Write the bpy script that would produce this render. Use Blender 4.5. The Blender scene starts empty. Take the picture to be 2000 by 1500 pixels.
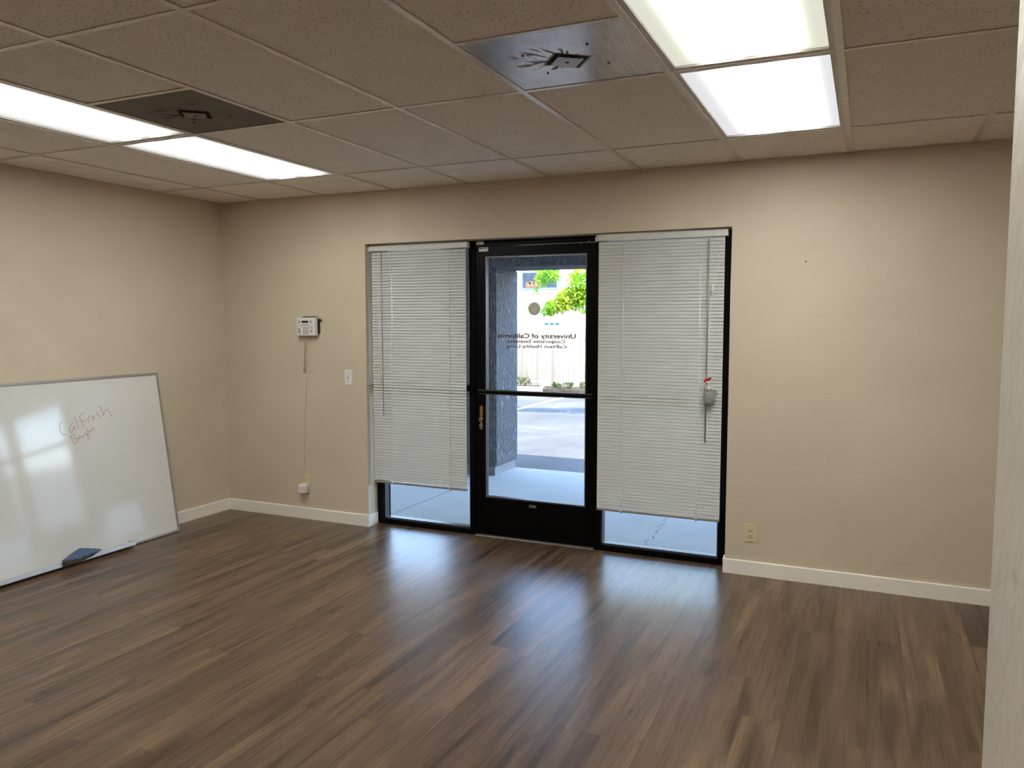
import bpy, bmesh, math, random
from mathutils import Vector, Matrix, noise

random.seed(7)
sc = bpy.context.scene
COL = sc.collection
V = Vector
R = math.radians
FT2 = 0.6096

# --------------------------------------------------------------------------
# room measurements (metres); X runs along the far wall, Y outwards, Z up
# --------------------------------------------------------------------------
H = 2.5136                                   # ceiling grid height
GX0 = 0.4309                                 # first lengthwise tee
XA, XB, XC, XD = -0.6308, -1.8515, -2.4603, -3.0702   # cross tees
ROOM_X1, ROOM_Y0 = 7.3, -7.4
OX0, OX1, OZ = 1.393, 4.053, 2.134           # storefront opening
WALL_T = 0.24
FY0, FY1 = 0.12, 0.232                       # aluminium frame depth
SLAB_Z, LOT_Z = -0.02, -0.15

# --------------------------------------------------------------------------
# helpers
# --------------------------------------------------------------------------
class MB:
    def __init__(self):
        self.bm = bmesh.new()

    def box(self, x0, x1, y0, y1, z0, z1, bev=0.0, seg=2, mat=0):
        b = bmesh.new()
        vs = [b.verts.new((x, y, z)) for x in (x0, x1) for y in (y0, y1) for z in (z0, z1)]
        for f in ((0, 1, 3, 2), (4, 6, 7, 5), (0, 4, 5, 1), (2, 3, 7, 6), (0, 2, 6, 4), (1, 5, 7, 3)):
            b.faces.new([vs[i] for i in f])
        if bev > 0:
            bmesh.ops.bevel(b, geom=list(b.edges), offset=bev, segments=seg, affect='EDGES', profile=0.5)
        bmesh.ops.recalc_face_normals(b, faces=list(b.faces))
        self._merge(b, mat)
        return self

    def prism(self, pts, axis, a, b_, mat=0):
        """closed 2-D outline pts extruded along axis from a to b_"""
        b = bmesh.new()
        def mk(p, t):
            if axis == 'x': return (t, p[0], p[1])
            if axis == 'y': return (p[0], t, p[1])
            return (p[0], p[1], t)
        lo = [b.verts.new(mk(p, a)) for p in pts]
        hi = [b.verts.new(mk(p, b_)) for p in pts]
        n = len(pts)
        for i in range(n):
            b.faces.new((lo[i], lo[(i + 1) % n], hi[(i + 1) % n], hi[i]))
        b.faces.new(lo); b.faces.new(hi)
        bmesh.ops.recalc_face_normals(b, faces=list(b.faces))
        self._merge(b, mat)
        return self

    def cyl(self, p, q, r0, r1=None, n=20, mat=0, smooth=True):
        p, q = V(p), V(q)
        r1 = r0 if r1 is None else r1
        d = (q - p)
        b = bmesh.new()
        bmesh.ops.create_cone(b, cap_ends=True, segments=n, radius1=r0, radius2=max(r1, 1e-5), depth=d.length)
        M = Matrix.Translation((p + q) / 2) @ d.to_track_quat('Z', 'Y').to_matrix().to_4x4()
        bmesh.ops.transform(b, matrix=M, verts=list(b.verts))
        if smooth:
            for f in b.faces:
                f.smooth = len(f.verts) == 4
        self._merge(b, mat)
        return self

    def sphere(self, c, r, s=(1, 1, 1), u=20, v=12, rot=None, mat=0):
        b = bmesh.new()
        bmesh.ops.create_uvsphere(b, u_segments=u, v_segments=v, radius=r)
        M = Matrix.Translation(c) @ (rot.to_4x4() if rot else Matrix.Identity(4)) @ Matrix.Diagonal((*s, 1))
        bmesh.ops.transform(b, matrix=M, verts=list(b.verts))
        for f in b.faces: f.smooth = True
        self._merge(b, mat)
        return self

    def tube(self, pts, r, n=8, mat=0, taper=None):
        """round tube along a polyline"""
        pts = [V(p) for p in pts]
        b = bmesh.new()
        rings = []
        up = V((0.13, 0.41, 0.9)).normalized()
        for i, p in enumerate(pts):
            t = (pts[min(i + 1, len(pts) - 1)] - pts[max(i - 1, 0)]).normalized()
            a = t.cross(up)
            if a.length < 1e-3: a = t.cross(V((1, 0, 0)))
            a.normalize(); c = t.cross(a).normalized()
            rr = r if taper is None else r + (taper - r) * i / (len(pts) - 1)
            rings.append([b.verts.new(p + (a * math.cos(2 * math.pi * k / n) + c * math.sin(2 * math.pi * k / n)) * rr) for k in range(n)])
        for A, B in zip(rings, rings[1:]):
            for k in range(n):
                f = b.faces.new((A[k], A[(k + 1) % n], B[(k + 1) % n], B[k])); f.smooth = True
        b.faces.new(rings[0]); b.faces.new(rings[-1])
        bmesh.ops.recalc_face_normals(b, faces=list(b.faces))
        self._merge(b, mat)
        return self

    def lathe(self, prof, c, n=32, axis='z', mat=0):
        b = bmesh.new()
        rings = []
        for (r, h) in prof:
            ring = []
            for k in range(n):
                a = 2 * math.pi * k / n
                if axis == 'z': p = (r * math.cos(a), r * math.sin(a), h)
                else: p = (r * math.cos(a), h, r * math.sin(a))
                ring.append(b.verts.new(V(c) + V(p)))
            rings.append(ring)
        for A, B in zip(rings, rings[1:]):
            for k in range(n):
                f = b.faces.new((A[k], A[(k + 1) % n], B[(k + 1) % n], B[k])); f.smooth = True
        b.faces.new(rings[0]); b.faces.new(rings[-1])
        bmesh.ops.recalc_face_normals(b, faces=list(b.faces))
        self._merge(b, mat)
        return self

    def quad(self, *ps, mat=0):
        f = self.bm.faces.new([self.bm.verts.new(p) for p in ps]); f.material_index = mat
        return self

    def _merge(self, b, mat=0):
        me = bpy.data.meshes.new('tmp')
        for f in b.faces: f.material_index = mat
        b.to_mesh(me); b.free()
        self.bm.from_mesh(me)
        bpy.data.meshes.remove(me)

    def build(self, name, mats, parent=None, off=None):
        """off: world position subtracted (the parent's location)"""
        me = bpy.data.meshes.new(name)
        o_ = off if off is not None else (parent.location if parent is not None and parent.get('_w') else None)
        if o_ is not None:
            bmesh.ops.translate(self.bm, vec=-V(o_), verts=list(self.bm.verts))
        self.bm.to_mesh(me); self.bm.free()
        if not isinstance(mats, (list, tuple)): mats = [mats]
        for m in mats: me.materials.append(m)
        o = bpy.data.objects.new(name, me)
        COL.objects.link(o)
        if parent is not None: o.parent = parent
        return o


def tag(o, label=None, cat=None, group=None, kind=None):
    if label: o['label'] = label
    if cat: o['category'] = cat
    if group: o['group'] = group
    if kind: o['kind'] = kind
    return o


def empty(name, loc, label=None, cat=None, group=None, kind=None, rot=(0, 0, 0)):
    o = bpy.data.objects.new(name, None)
    o.empty_display_size = 0.05
    o.location = loc; o.rotation_euler = rot
    COL.objects.link(o)
    o['_w'] = 1
    return tag(o, label, cat, group, kind)


def sub(name, mb, mat, root, parent=None):
    """part built in world coordinates under root (or under a part of root)"""
    o = mb.build(name, mat, None, off=root.location)
    o.parent = parent if parent is not None else root
    return o


def copy_tree(o, parent=None):
    c = o.copy(); COL.objects.link(c)
    c.parent = parent
    for ch in [x for x in bpy.data.objects if x.parent == o]:
        copy_tree(ch, c)
    return c


# --------------------------------------------------------------------------
# materials
# --------------------------------------------------------------------------
class NT:
    def __init__(self, name):
        self.m = bpy.data.materials.new(name)
        self.m.use_nodes = True
        self.t = self.m.node_tree
        self.t.nodes.clear()
        self.out = self.t.nodes.new('ShaderNodeOutputMaterial')

    def n(self, typ, **kw):
        nd = self.t.nodes.new(typ)
        for k, v in kw.items():
            if k.startswith('i_'):
                nd.inputs[k[2:].replace('_', ' ')].default_value = v
            else:
                setattr(nd, k, v)
        return nd

    def l(self, a, b):
        self.t.links.new(a, b)

    def math(self, op, a, b=None, c=None, clamp=False):
        nd = self.t.nodes.new('ShaderNodeMath'); nd.operation = op; nd.use_clamp = clamp
        for i, x in enumerate((a, b, c)):
            if x is None: continue
            if isinstance(x, (int, float)): nd.inputs[i].default_value = x
            else: self.l(x, nd.inputs[i])
        return nd.outputs[0]

    def coord(self, kind='Object'):
        return self.n('ShaderNodeTexCoord').outputs[kind]

    def xyz(self, v):
        s = self.n('ShaderNodeSeparateXYZ'); self.l(v, s.inputs[0]); return s.outputs

    def vec(self, x, y, z):
        c = self.n('ShaderNodeCombineXYZ')
        for i, q in enumerate((x, y, z)):
            if isinstance(q, (int, float)): c.inputs[i].default_value = q
            else: self.l(q, c.inputs[i])
        return c.outputs[0]

    def noise(self, vec, scale, detail=3, rough=0.5, dist=0.0):
        nd = self.n('ShaderNodeTexNoise')
        nd.inputs['Scale'].default_value = scale; nd.inputs['Detail'].default_value = detail
        nd.inputs['Roughness'].default_value = rough; nd.inputs['Distortion'].default_value = dist
        if vec is not None: self.l(vec, nd.inputs['Vector'])
        return nd.outputs['Fac']

    def ramp(self, fac, stops, interp='LINEAR'):
        nd = self.n('ShaderNodeValToRGB'); cr = nd.color_ramp; cr.interpolation = interp
        while len(cr.elements) < len(stops): cr.elements.new(0.5)
        for e, (p, c) in zip(cr.elements, stops):
            e.position = p
            e.color = (*c, 1) if isinstance(c, (tuple, list)) else (c, c, c, 1)
        self.l(fac, nd.inputs[0])
        return nd.outputs[0]

    def mix(self, fac, a, b, mode='MIX'):
        nd = self.n('ShaderNodeMix', data_type='RGBA', blend_type=mode)
        for i, x in ((0, fac), (6, a), (7, b)):
            if isinstance(x, (int, float)): nd.inputs[i].default_value = x
            elif isinstance(x, (tuple, list)): nd.inputs[i].default_value = (*x, 1)
            else: self.l(x, nd.inputs[i])
        return nd.outputs[2]

    def bump(self, h, strength=0.3, dist=0.01):
        nd = self.n('ShaderNodeBump'); nd.inputs['Strength'].default_value = strength
        nd.inputs['Distance'].default_value = dist
        self.l(h, nd.inputs['Height'])
        return nd.outputs[0]

    def pbr(self, color, rough=0.5, metal=0.0, spec=0.5, normal=None, **kw):
        p = self.n('ShaderNodeBsdfPrincipled')
        for key, x in (('Base Color', color), ('Roughness', rough), ('Metallic', metal), ('Specular IOR Level', spec)):
            if isinstance(x, (int, float)): p.inputs[key].default_value = x
            elif isinstance(x, (tuple, list)): p.inputs[key].default_value = (*x, 1)
            else: self.l(x, p.inputs[key])
        if normal is not None: self.l(normal, p.inputs['Normal'])
        for k, x in kw.items():
            k = k.replace('_', ' ')
            if isinstance(x, (tuple, list)) and len(x) == 3: x = (*x, 1)
            p.inputs[k].default_value = x
        self.l(p.outputs[0], self.out.inputs[0])
        return p


def plain(name, col, rough=0.5, metal=0.0, spec=0.5, nscale=40, namt=0.06, bump=0.0):
    t = NT(name)
    co = t.coord()
    f = t.noise(co, nscale, 3)
    lo = tuple(c * (1 - namt) for c in col); hi = tuple(min(1, c * (1 + namt)) for c in col)
    c = t.ramp(f, [(0.3, lo), (0.7, hi)])
    nrm = t.bump(f, bump, 0.002) if bump else None
    t.pbr(c, rough, metal, spec, nrm)
    return t.m


M = {}

def wall_paint(name, col, scale=150, strength=0.25, dist=0.003, big=0.05):
    t = NT(name); co = t.coord()
    n1 = t.noise(co, scale, 3, 0.55)
    n2 = t.noise(co, scale * 0.33, 2, 0.5)
    n3 = t.noise(co, 1.3, 2, 0.5)
    h = t.math('ADD', n1, t.math('MULTIPLY', t.ramp(n2, [(0.45, 0.0), (0.6, 1.0)]), 0.3))
    c = t.ramp(n3, [(0.3, tuple(x * (1 - big) for x in col)), (0.7, tuple(x * (1 + big) for x in col))])
    t.pbr(c, 0.55, 0, 0.3, t.bump(h, strength, dist))
    return t.m

WALL_C = (0.66, 0.565, 0.425)
M['wall'] = wall_paint('wall_paint', WALL_C)
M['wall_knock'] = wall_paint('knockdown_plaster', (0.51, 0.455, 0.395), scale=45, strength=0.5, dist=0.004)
M['base'] = plain('baseboard_paint', (0.93, 0.88, 0.79), 0.4, nscale=8, namt=0.03)

def mk_floor():
    t = NT('vinyl_plank'); x, y, z = t.xyz(t.coord())
    W, L = 0.152, 1.22
    fx = t.math('DIVIDE', x, W)
    ix = t.math('FLOOR', fx)
    wn = t.n('ShaderNodeTexWhiteNoise', noise_dimensions='1D'); t.l(ix, wn.inputs['W'])
    fy = t.math('ADD', t.math('DIVIDE', y, L), wn.outputs['Value'])
    iy = t.math('FLOOR', fy)
    w2 = t.n('ShaderNodeTexWhiteNoise', noise_dimensions='2D'); t.l(t.vec(ix, iy, 0), w2.inputs['Vector'])
    rnd = w2.outputs['Value']
    ofs = t.math('MULTIPLY', rnd, 37.0)
    # long wandering figure
    g1 = t.noise(t.vec(t.math('MULTIPLY', x, 11.0), t.math('MULTIPLY', y, 0.85), ofs), 1.0, 3, 0.5, 1.0)
    g2 = t.noise(t.vec(t.math('MULTIPLY', x, 48.0), t.math('MULTIPLY', y, 1.5), ofs), 1.0, 4, 0.6, 0.5)
    g3 = t.noise(t.vec(t.math('MULTIPLY', x, 330.0), t.math('MULTIPLY', y, 2.4), ofs), 1.0, 2, 0.6)
    f = t.math('ADD', t.math('MULTIPLY', g1, 0.75), t.math('MULTIPLY', g2, 0.25))
    f = t.math('ADD', f, t.math('MULTIPLY', t.math('SUBTRACT', rnd, 0.5), 0.09))
    col = t.ramp(f, [(0.32, (0.050, 0.028, 0.017)), (0.44, (0.102, 0.061, 0.036)),
                     (0.56, (0.156, 0.097, 0.058)), (0.70, (0.235, 0.148, 0.085))])
    col = t.mix(t.math('MULTIPLY', t.ramp(g3, [(0.35, 1.0), (0.55, 0.0)]), 0.22), col, (0.04, 0.027, 0.02))
    # knots / dark cracks
    kn = t.noise(t.vec(t.math('MULTIPLY', x, 8.0), t.math('MULTIPLY', y, 2.0), t.math('ADD', ofs, 9.0)), 1.0, 4, 0.6, 1.2)
    col = t.mix(t.math('MULTIPLY', t.ramp(kn, [(0.64, 0.0), (0.72, 1.0)]), 0.5), col, (0.035, 0.022, 0.016))
    # joints
    ex = t.math('ABSOLUTE', t.math('SUBTRACT', t.math('FRACT', fx), 0.5))
    ey = t.math('ABSOLUTE', t.math('SUBTRACT', t.math('FRACT', fy), 0.5))
    jx = t.math('GREATER_THAN', ex, 0.5 - 0.0012 / W)
    jy = t.math('GREATER_THAN', ey, 0.5 - 0.0012 / L)
    j = t.math('MAXIMUM', jx, jy)
    col = t.mix(t.math('MULTIPLY', j, 0.6), col, (0.02, 0.014, 0.011))
    h = t.math('ADD', t.math('MULTIPLY', g3, 0.6), t.math('MULTIPLY', g2, 0.6))
    h = t.math('SUBTRACT', h, t.math('MULTIPLY', j, 0.8))
    rough = t.math('ADD', 0.22, t.math('MULTIPLY', g3, 0.14))
    t.pbr(col, rough, 0, 0.36, t.bump(h, 0.10, 0.0012))
    return t.m
M['floor'] = mk_floor()

def mk_tile():
    t = NT('fissured_ceiling_tile'); co = t.coord()
    w = t.noise(co, 8, 2)
    n1 = t.noise(co, 95, 3, 0.55)
    n2 = t.noise(co, 240, 2, 0.6)
    pits = t.math('MAXIMUM', t.ramp(n1, [(0.625, 0.0), (0.66, 1.0)]), t.math('MULTIPLY', t.ramp(n2, [(0.66, 0.0), (0.74, 1.0)]), 0.5))
    c = t.ramp(w, [(0.3, (0.86, 0.80, 0.715)), (0.7, (0.90, 0.84, 0.755))])
    c = t.mix(t.math('MULTIPLY', pits, 0.8), c, (0.28, 0.235, 0.18))
    t.pbr(c, 0.9, 0, 0.1, t.bump(t.math('SUBTRACT', n2, pits), 0.35, 0.003))
    return t.m
M['tile'] = mk_tile()
M['tee'] = plain('ceiling_tee_paint', (0.80, 0.73, 0.65), 0.2, 0.0, 0.6, 30, 0.04)
M['troffer'] = plain('troffer_frame_paint', (0.60, 0.56, 0.52), 0.4, 0.0, 0.5, 30, 0.04)

def mk_diffuser(name, tubes, edge, peak, tint_edge, tint_peak, bias=0.0):
    """acrylic lens lit from behind by tubes running along Y (object space, centre 0)"""
    t = NT(name); x, y, z = t.xyz(t.coord())
    s = None
    for (cx, sg, a) in tubes:
        g = t.math('EXPONENT', t.math('MULTIPLY', t.math('POWER', t.math('DIVIDE', t.math('SUBTRACT', x, cx), sg), 2.0), -1.0))
        g = t.math('MULTIPLY', g, a)
        s = g if s is None else t.math('ADD', s, g)
    # tubes stop short of the ends
    ay = t.math('ABSOLUTE', y)
    endf = t.ramp(ay, [(0.50, 1.0), (0.575, 0.25)])
    s = t.math('MULTIPLY', s, endf)
    col = t.mix(t.math('MINIMUM', s, 1.0), tint_edge, tint_peak)
    pr = t.n('ShaderNodeTexVoronoi'); pr.inputs['Scale'].default_value = 220
    t.l(t.coord(), pr.inputs['Vector'])
    st = t.math('ADD', edge, t.math('MULTIPLY', s, peak))
    e = t.n('ShaderNodeEmission'); t.l(col, e.inputs[0]); t.l(st, e.inputs[1])
    g = t.n('ShaderNodeBsdfGlossy'); g.inputs['Roughness'].default_value = 0.3; g.inputs['Color'].default_value = (0.03, 0.03, 0.03, 1)
    a = t.n('ShaderNodeAddShader'); t.l(e.outputs[0], a.inputs[0]); t.l(g.outputs[0], a.inputs[1])
    t.l(a.outputs[0], t.out.inputs[0])
    return t.m

WARM_E, WARM_P = (0.93, 0.93, 0.78), (1.0, 1.0, 0.93)
COOL_E, COOL_P = (0.93, 0.93, 0.95), (1.0, 0.99, 0.98)
M['lens_warm'] = mk_diffuser('acrylic_lens_warm', [(-0.10, 0.05, 1.0), (0.10, 0.05, 1.0)], 0.80, 36.0, WARM_E, WARM_P)
M['lens_cool'] = mk_diffuser('acrylic_lens_cool', [(-0.08, 0.055, 1.2), (0.12, 0.05, 0.6)], 0.84, 38.0, COOL_E, COOL_P)
M['lens_left'] = mk_diffuser('acrylic_lens_left', [(-0.11, 0.05, 0.9), (0.10, 0.05, 1.1)], 0.86, 24.0, (0.95, 0.95, 0.92), (1.0, 1.0, 0.98))

def mk_vent(name, base, dirt, metal, rough, plate=(0, 0)):
    t = NT(name); co = t.coord(); x, y, z = t.xyz(co)
    P = 0.0065
    fx = t.math('SUBTRACT', t.math('FRACT', t.math('DIVIDE', x, P)), 0.5)
    fy = t.math('SUBTRACT', t.math('FRACT', t.math('DIVIDE', y, P)), 0.5)
    d = t.math('SQRT', t.math('ADD', t.math('POWER', fx, 2.0), t.math('POWER', fy, 2.0)))
    hole = t.math('LESS_THAN', d, 0.30)
    # dust blown into streaks out from the outlet in the middle, most of it to one side
    xo, yo = t.math('ADD', x, 0.002), t.math('SUBTRACT', y, 0.013)
    r = t.math('SQRT', t.math('ADD', t.math('POWER', xo, 2.0), t.math('POWER', yo, 2.0)))
    ca, sa = math.cos(R(52)), math.sin(R(52))
    xr = t.math('ABSOLUTE', t.math('SUBTRACT', t.math('MULTIPLY', xo, ca), t.math('MULTIPLY', yo, sa)))
    yr = t.math('ABSOLUTE', t.math('ADD', t.math('MULTIPLY', xo, sa), t.math('MULTIPLY', yo, ca)))
    cheb = t.math('MAXIMUM', xr, yr)
    ux, uy = t.math('DIVIDE', xo, r), t.math('DIVIDE', yo, r)
    side = t.math('ADD', t.math('MULTIPLY', ux, -0.85), t.math('MULTIPLY', uy, -0.5))
    sn = t.noise(t.vec(t.math('MULTIPLY', ux, 3.4), t.math('MULTIPLY', uy, 3.4), t.math('MULTIPLY', r, 4.0)), 1.6, 4, 0.6, 0.3)
    reach = t.math('ADD', 0.085, t.math('MULTIPLY', t.math('MAXIMUM', side, 0.0), 0.13))
    fall = t.math('SUBTRACT', 1.0, t.math('DIVIDE', t.math('SUBTRACT', r, 0.05), t.math('SUBTRACT', reach, 0.05)), clamp=True)
    st = t.math('MULTIPLY', t.ramp(sn, [(0.53, 0.0), (0.57, 1.0)]), t.math('POWER', fall, 0.45))
    rn = t.math('ADD', cheb, t.math('MULTIPLY', t.math('SUBTRACT', t.noise(co, 40, 2), 0.5), 0.012))
    ring = t.ramp(rn, [(0.044, 0.0), (0.048, 1.0), (0.062, 0.95), (0.074, 0.0)])
    st = t.math('MAXIMUM', st, ring)
    n = t.noise(co, 6, 3)
    c = t.ramp(n, [(0.3, tuple(b * 0.85 for b in base)), (0.7, tuple(b * 1.1 for b in base))])
    c = t.mix(t.math('MULTIPLY', hole, 0.62), c, (0.02, 0.017, 0.015))
    c = t.mix(t.math('MULTIPLY', st, 0.96), c, dirt)
    mt = t.math('MULTIPLY', t.math('SUBTRACT', 1.0, t.math('MAXIMUM', t.math('MULTIPLY', hole, 0.8), st)), metal)
    rg = t.math('ADD', rough, t.math('MULTIPLY', t.math('MAXIMUM', st, t.math('MULTIPLY', hole, 0.5)), 0.9 - rough))
    sp = t.math('MULTIPLY', t.math('SUBTRACT', 1.0, t.math('MAXIMUM', st, hole)), 0.4)
    t.pbr(c, rg, mt, sp, t.bump(t.math('MULTIPLY', hole, -1.0), 0.25, 0.001))
    return t.m
M['vent_metal'] = mk_vent('perforated_vent_metal', (0.74, 0.65, 0.575), (0.012, 0.009, 0.007), 0.7, 0.24)
M['vent_dark'] = mk_vent('dusty_perforated_vent', (0.20, 0.175, 0.14), (0.03, 0.024, 0.018), 0.25, 0.55)
M['vent_plate'] = plain('deflector_plate', (0.48, 0.43, 0.40), 0.4, 0.3, 0.5, 60, 0.1)
M['vent_plate_dusty'] = plain('dusty_deflector_plate', (0.22, 0.185, 0.145), 0.55, 0.1, 0.4, 60, 0.25)

M['black_alu'] = plain('black_anodised_aluminium', (0.0022, 0.0022, 0.0024), 0.30, 0.0, 0.12, 90, 0.15)
M['alu_stop'] = plain('grey_glazing_stop', (0.16, 0.16, 0.165), 0.35, 0.6, 0.5, 50, 0.05)
M['alu'] = plain('mill_aluminium', (0.50, 0.48, 0.45), 0.35, 0.85, 0.5, 60, 0.08)
M['brass'] = plain('worn_brass', (0.42, 0.25, 0.09), 0.35, 0.9, 0.5, 120, 0.2)
M['dull_metal'] = plain('dull_steel', (0.30, 0.29, 0.27), 0.4, 0.8, 0.5, 120, 0.15)
M['white_plastic'] = plain('white_plastic', (0.80, 0.78, 0.73), 0.4, 0, 0.5, 60, 0.03)
M['cream_plastic'] = plain('cream_plastic', (0.70, 0.60, 0.37), 0.4, 0, 0.5, 60, 0.03)
M['grey_plastic'] = plain('grey_key_plastic', (0.22, 0.23, 0.22), 0.5, 0, 0.5, 60, 0.05)
M['dark_plastic'] = plain('dark_plastic', (0.02, 0.018, 0.02), 0.45, 0, 0.5, 60, 0.1)
M['lcd'] = plain('dark_lcd', (0.03, 0.037, 0.03), 0.15, 0, 0.5, 60, 0.1)
M['cord'] = plain('ivory_cord', (0.66, 0.60, 0.48), 0.5, 0, 0.4, 60, 0.05)
M['cord_dark'] = plain('taupe_cord', (0.42, 0.37, 0.28), 0.5, 0, 0.4, 60, 0.05)

def mk_glass():
    t = NT('clear_glass')
    lw = t.n('ShaderNodeLayerWeight'); lw.inputs['Blend'].default_value = 0.5
    f = t.math('ADD', 0.02, t.math('MULTIPLY', t.math('POWER', lw.outputs['Facing'], 5.0), 0.85))
    sm = t.noise(t.coord(), 3.0, 3)
    tr = t.n('ShaderNodeBsdfTransparent'); tr.inputs[0].default_value = (0.965, 0.975, 0.97, 1)
    gl = t.n('ShaderNodeBsdfGlossy'); t.l(t.math('MULTIPLY', sm, 0.04), gl.inputs['Roughness'])
    mx = t.n('ShaderNodeMixShader'); t.l(f, mx.inputs[0]); t.l(tr.outputs[0], mx.inputs[1]); t.l(gl.outputs[0], mx.inputs[2])
    t.l(mx.outputs[0], t.out.inputs[0])
    return t.m
M['glass'] = mk_glass()

def mk_slat():
    t = NT('white_vinyl_slat'); co = t.coord()
    n = t.noise(co, 9, 3)
    c = t.ramp(n, [(0.3, (0.585, 0.58, 0.545)), (0.7, (0.625, 0.62, 0.585))])
    t.pbr(c, 0.42, 0, 0.4)
    return t.m
M['slat'] = mk_slat()
M['rail_white'] = plain('blind_headrail_enamel', (0.70, 0.68, 0.615), 0.4, 0, 0.4, 20, 0.03)
M['rail_brown'] = plain('blind_bottom_rail', (0.30, 0.27, 0.23), 0.45, 0, 0.4, 20, 0.06)
M['string'] = plain('white_string', (0.88, 0.87, 0.84), 0.7, 0, 0.2, 200, 0.05)
M['wand'] = plain('clear_grey_wand', (0.30, 0.30, 0.285), 0.25, 0, 0.5, 60, 0.08)

def mk_whiteboard():
    t = NT('dry_erase_enamel'); co = t.coord()
    n = t.noise(co, 2.2, 4, 0.6)
    gh = t.noise(t.vec(*[t.math('MULTIPLY', q, s) for q, s in zip(t.xyz(co), (3, 3, 9))]), 1.0, 4, 0.6)
    c = t.ramp(n, [(0.3, (0.74, 0.73, 0.685)), (0.7, (0.78, 0.77, 0.73))])
    c = t.mix(t.math('MULTIPLY', t.ramp(gh, [(0.55, 0.0), (0.75, 1.0)]), 0.06), c, (0.45, 0.43, 0.42))
    t.pbr(c, 0.075, 0, 0.6, t.bump(t.noise(co, 2.5, 2), 0.04, 0.004))
    return t.m
M['board'] = mk_whiteboard()
M['board_frame'] = plain('satin_aluminium_frame', (0.42, 0.40, 0.38), 0.4, 0.6, 0.5, 20, 0.05)
M['tray'] = plain('pale_aluminium_tray', (0.62, 0.62, 0.62), 0.4, 0.35, 0.5, 20, 0.05)
M['marker'] = plain('faded_red_marker', (0.42, 0.19, 0.225), 0.6, 0, 0.2, 300, 0.3)
M['blue_cloth'] = plain('blue_cloth', (0.16, 0.25, 0.42), 0.45, 0, 0.4, 60, 0.2, 0.2)
M['cloth_dark'] = plain('dark_cloth_edge', (0.14, 0.125, 0.11), 0.6, 0, 0.3, 90, 0.3, 0.2)

M['red_felt'] = plain('red_felt', (0.42, 0.035, 0.025), 0.7, 0, 0.2, 120, 0.2)
M['white_felt'] = plain('white_ceramic', (0.72, 0.70, 0.64), 0.5, 0, 0.4, 120, 0.05)
M['grey_mesh'] = plain('speckled_grey_glaze', (0.30, 0.30, 0.285), 0.5, 0, 0.4, 160, 0.45)
M['black_dot'] = plain('black_enamel', (0.015, 0.015, 0.015), 0.4, 0, 0.4, 120, 0.1)

M['vinyl'] = plain('brown_vinyl_lettering', (0.20, 0.085, 0.05), 0.5, 0, 0.3, 60, 0.05)
M['brown_wood'] = plain('dark_brown_casing', (0.075, 0.05, 0.035), 0.5, 0, 0.4, 30, 0.2)

# outside
def mk_stucco(name, col, scale=28, strength=1.0, dist=0.02):
    t = NT(name); co = t.coord()
    n1 = t.noise(t.vec(*[t.math('MULTIPLY', q, s) for q, s in zip(t.xyz(co), (1.0, 1.0, 0.55))]), scale, 4, 0.6, 0.6)
    n2 = t.noise(co, scale * 4, 3)
    h = t.math('ADD', t.ramp(n1, [(0.40, 0.0), (0.62, 1.0)]), t.math('MULTIPLY', n2, 0.2))
    c = t.ramp(t.noise(co, 2.0, 3), [(0.3, tuple(x * 0.93 for x in col)), (0.7, tuple(x * 1.05 for x in col))])
    t.pbr(c, 0.9, 0, 0.1, t.bump(h, strength, dist))
    return t.m
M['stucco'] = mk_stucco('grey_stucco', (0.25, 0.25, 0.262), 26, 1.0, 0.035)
M['stucco_front'] = mk_stucco('building_front_stucco', (0.55, 0.54, 0.52), 26, 1.0, 0.02)
M['stucco_base'] = plain('column_base_paint', (0.27, 0.27, 0.275), 0.7, 0, 0.2, 20, 0.06)
M['stucco_white'] = mk_stucco('white_building_stucco', (0.80, 0.79, 0.76), 8, 0.3, 0.01)

def mk_concrete():
    t = NT('porch_concrete'); co = t.coord(); x, y, z = t.xyz(co)
    n1 = t.noise(co, 1.2, 5, 0.6); n2 = t.noise(co, 60, 3)
    f = t.math('ADD', t.math('MULTIPLY', n1, 0.75), t.math('MULTIPLY', n2, 0.25))
    c = t.ramp(f, [(0.35, (0.47, 0.465, 0.45)), (0.65, (0.56, 0.555, 0.54))])
    # control joints, and one wandering crack in front of the right-hand pane
    jx = t.math('LESS_THAN', t.math('ABSOLUTE', t.math('SUBTRACT', x, 1.304)), 0.005)
    jx2 = t.math('LESS_THAN', t.math('ABSOLUTE', t.math('SUBTRACT', x, -0.9)), 0.005)
    w = t.math('MULTIPLY', t.math('SUBTRACT', t.noise(t.vec(0.3, y, 0.0), 5.0, 5, 0.7), 0.5), 0.30)
    cx = t.math('ADD', 3.41, w)
    crk = t.math('LESS_THAN', t.math('ABSOLUTE', t.math('SUBTRACT', x, cx)), 0.0045)
    crk = t.math('MULTIPLY', crk, t.math('MULTIPLY', t.math('GREATER_THAN', y, 0.45), t.math('LESS_THAN', y, 1.5)))
    crk = t.math('MULTIPLY', crk, t.ramp(t.noise(co, 14.0, 3), [(0.40, 0.0), (0.50, 1.0)]))
    j = t.math('MAXIMUM', t.math('MAXIMUM', jx, jx2), crk)
    c = t.mix(t.math('MULTIPLY', j, 0.8), c, (0.09, 0.09, 0.10))
    t.pbr(c, 0.85, 0, 0.2, t.bump(t.math('SUBTRACT', n2, j), 0.2, 0.003))
    return t.m
M['concrete'] = mk_concrete()

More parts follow.
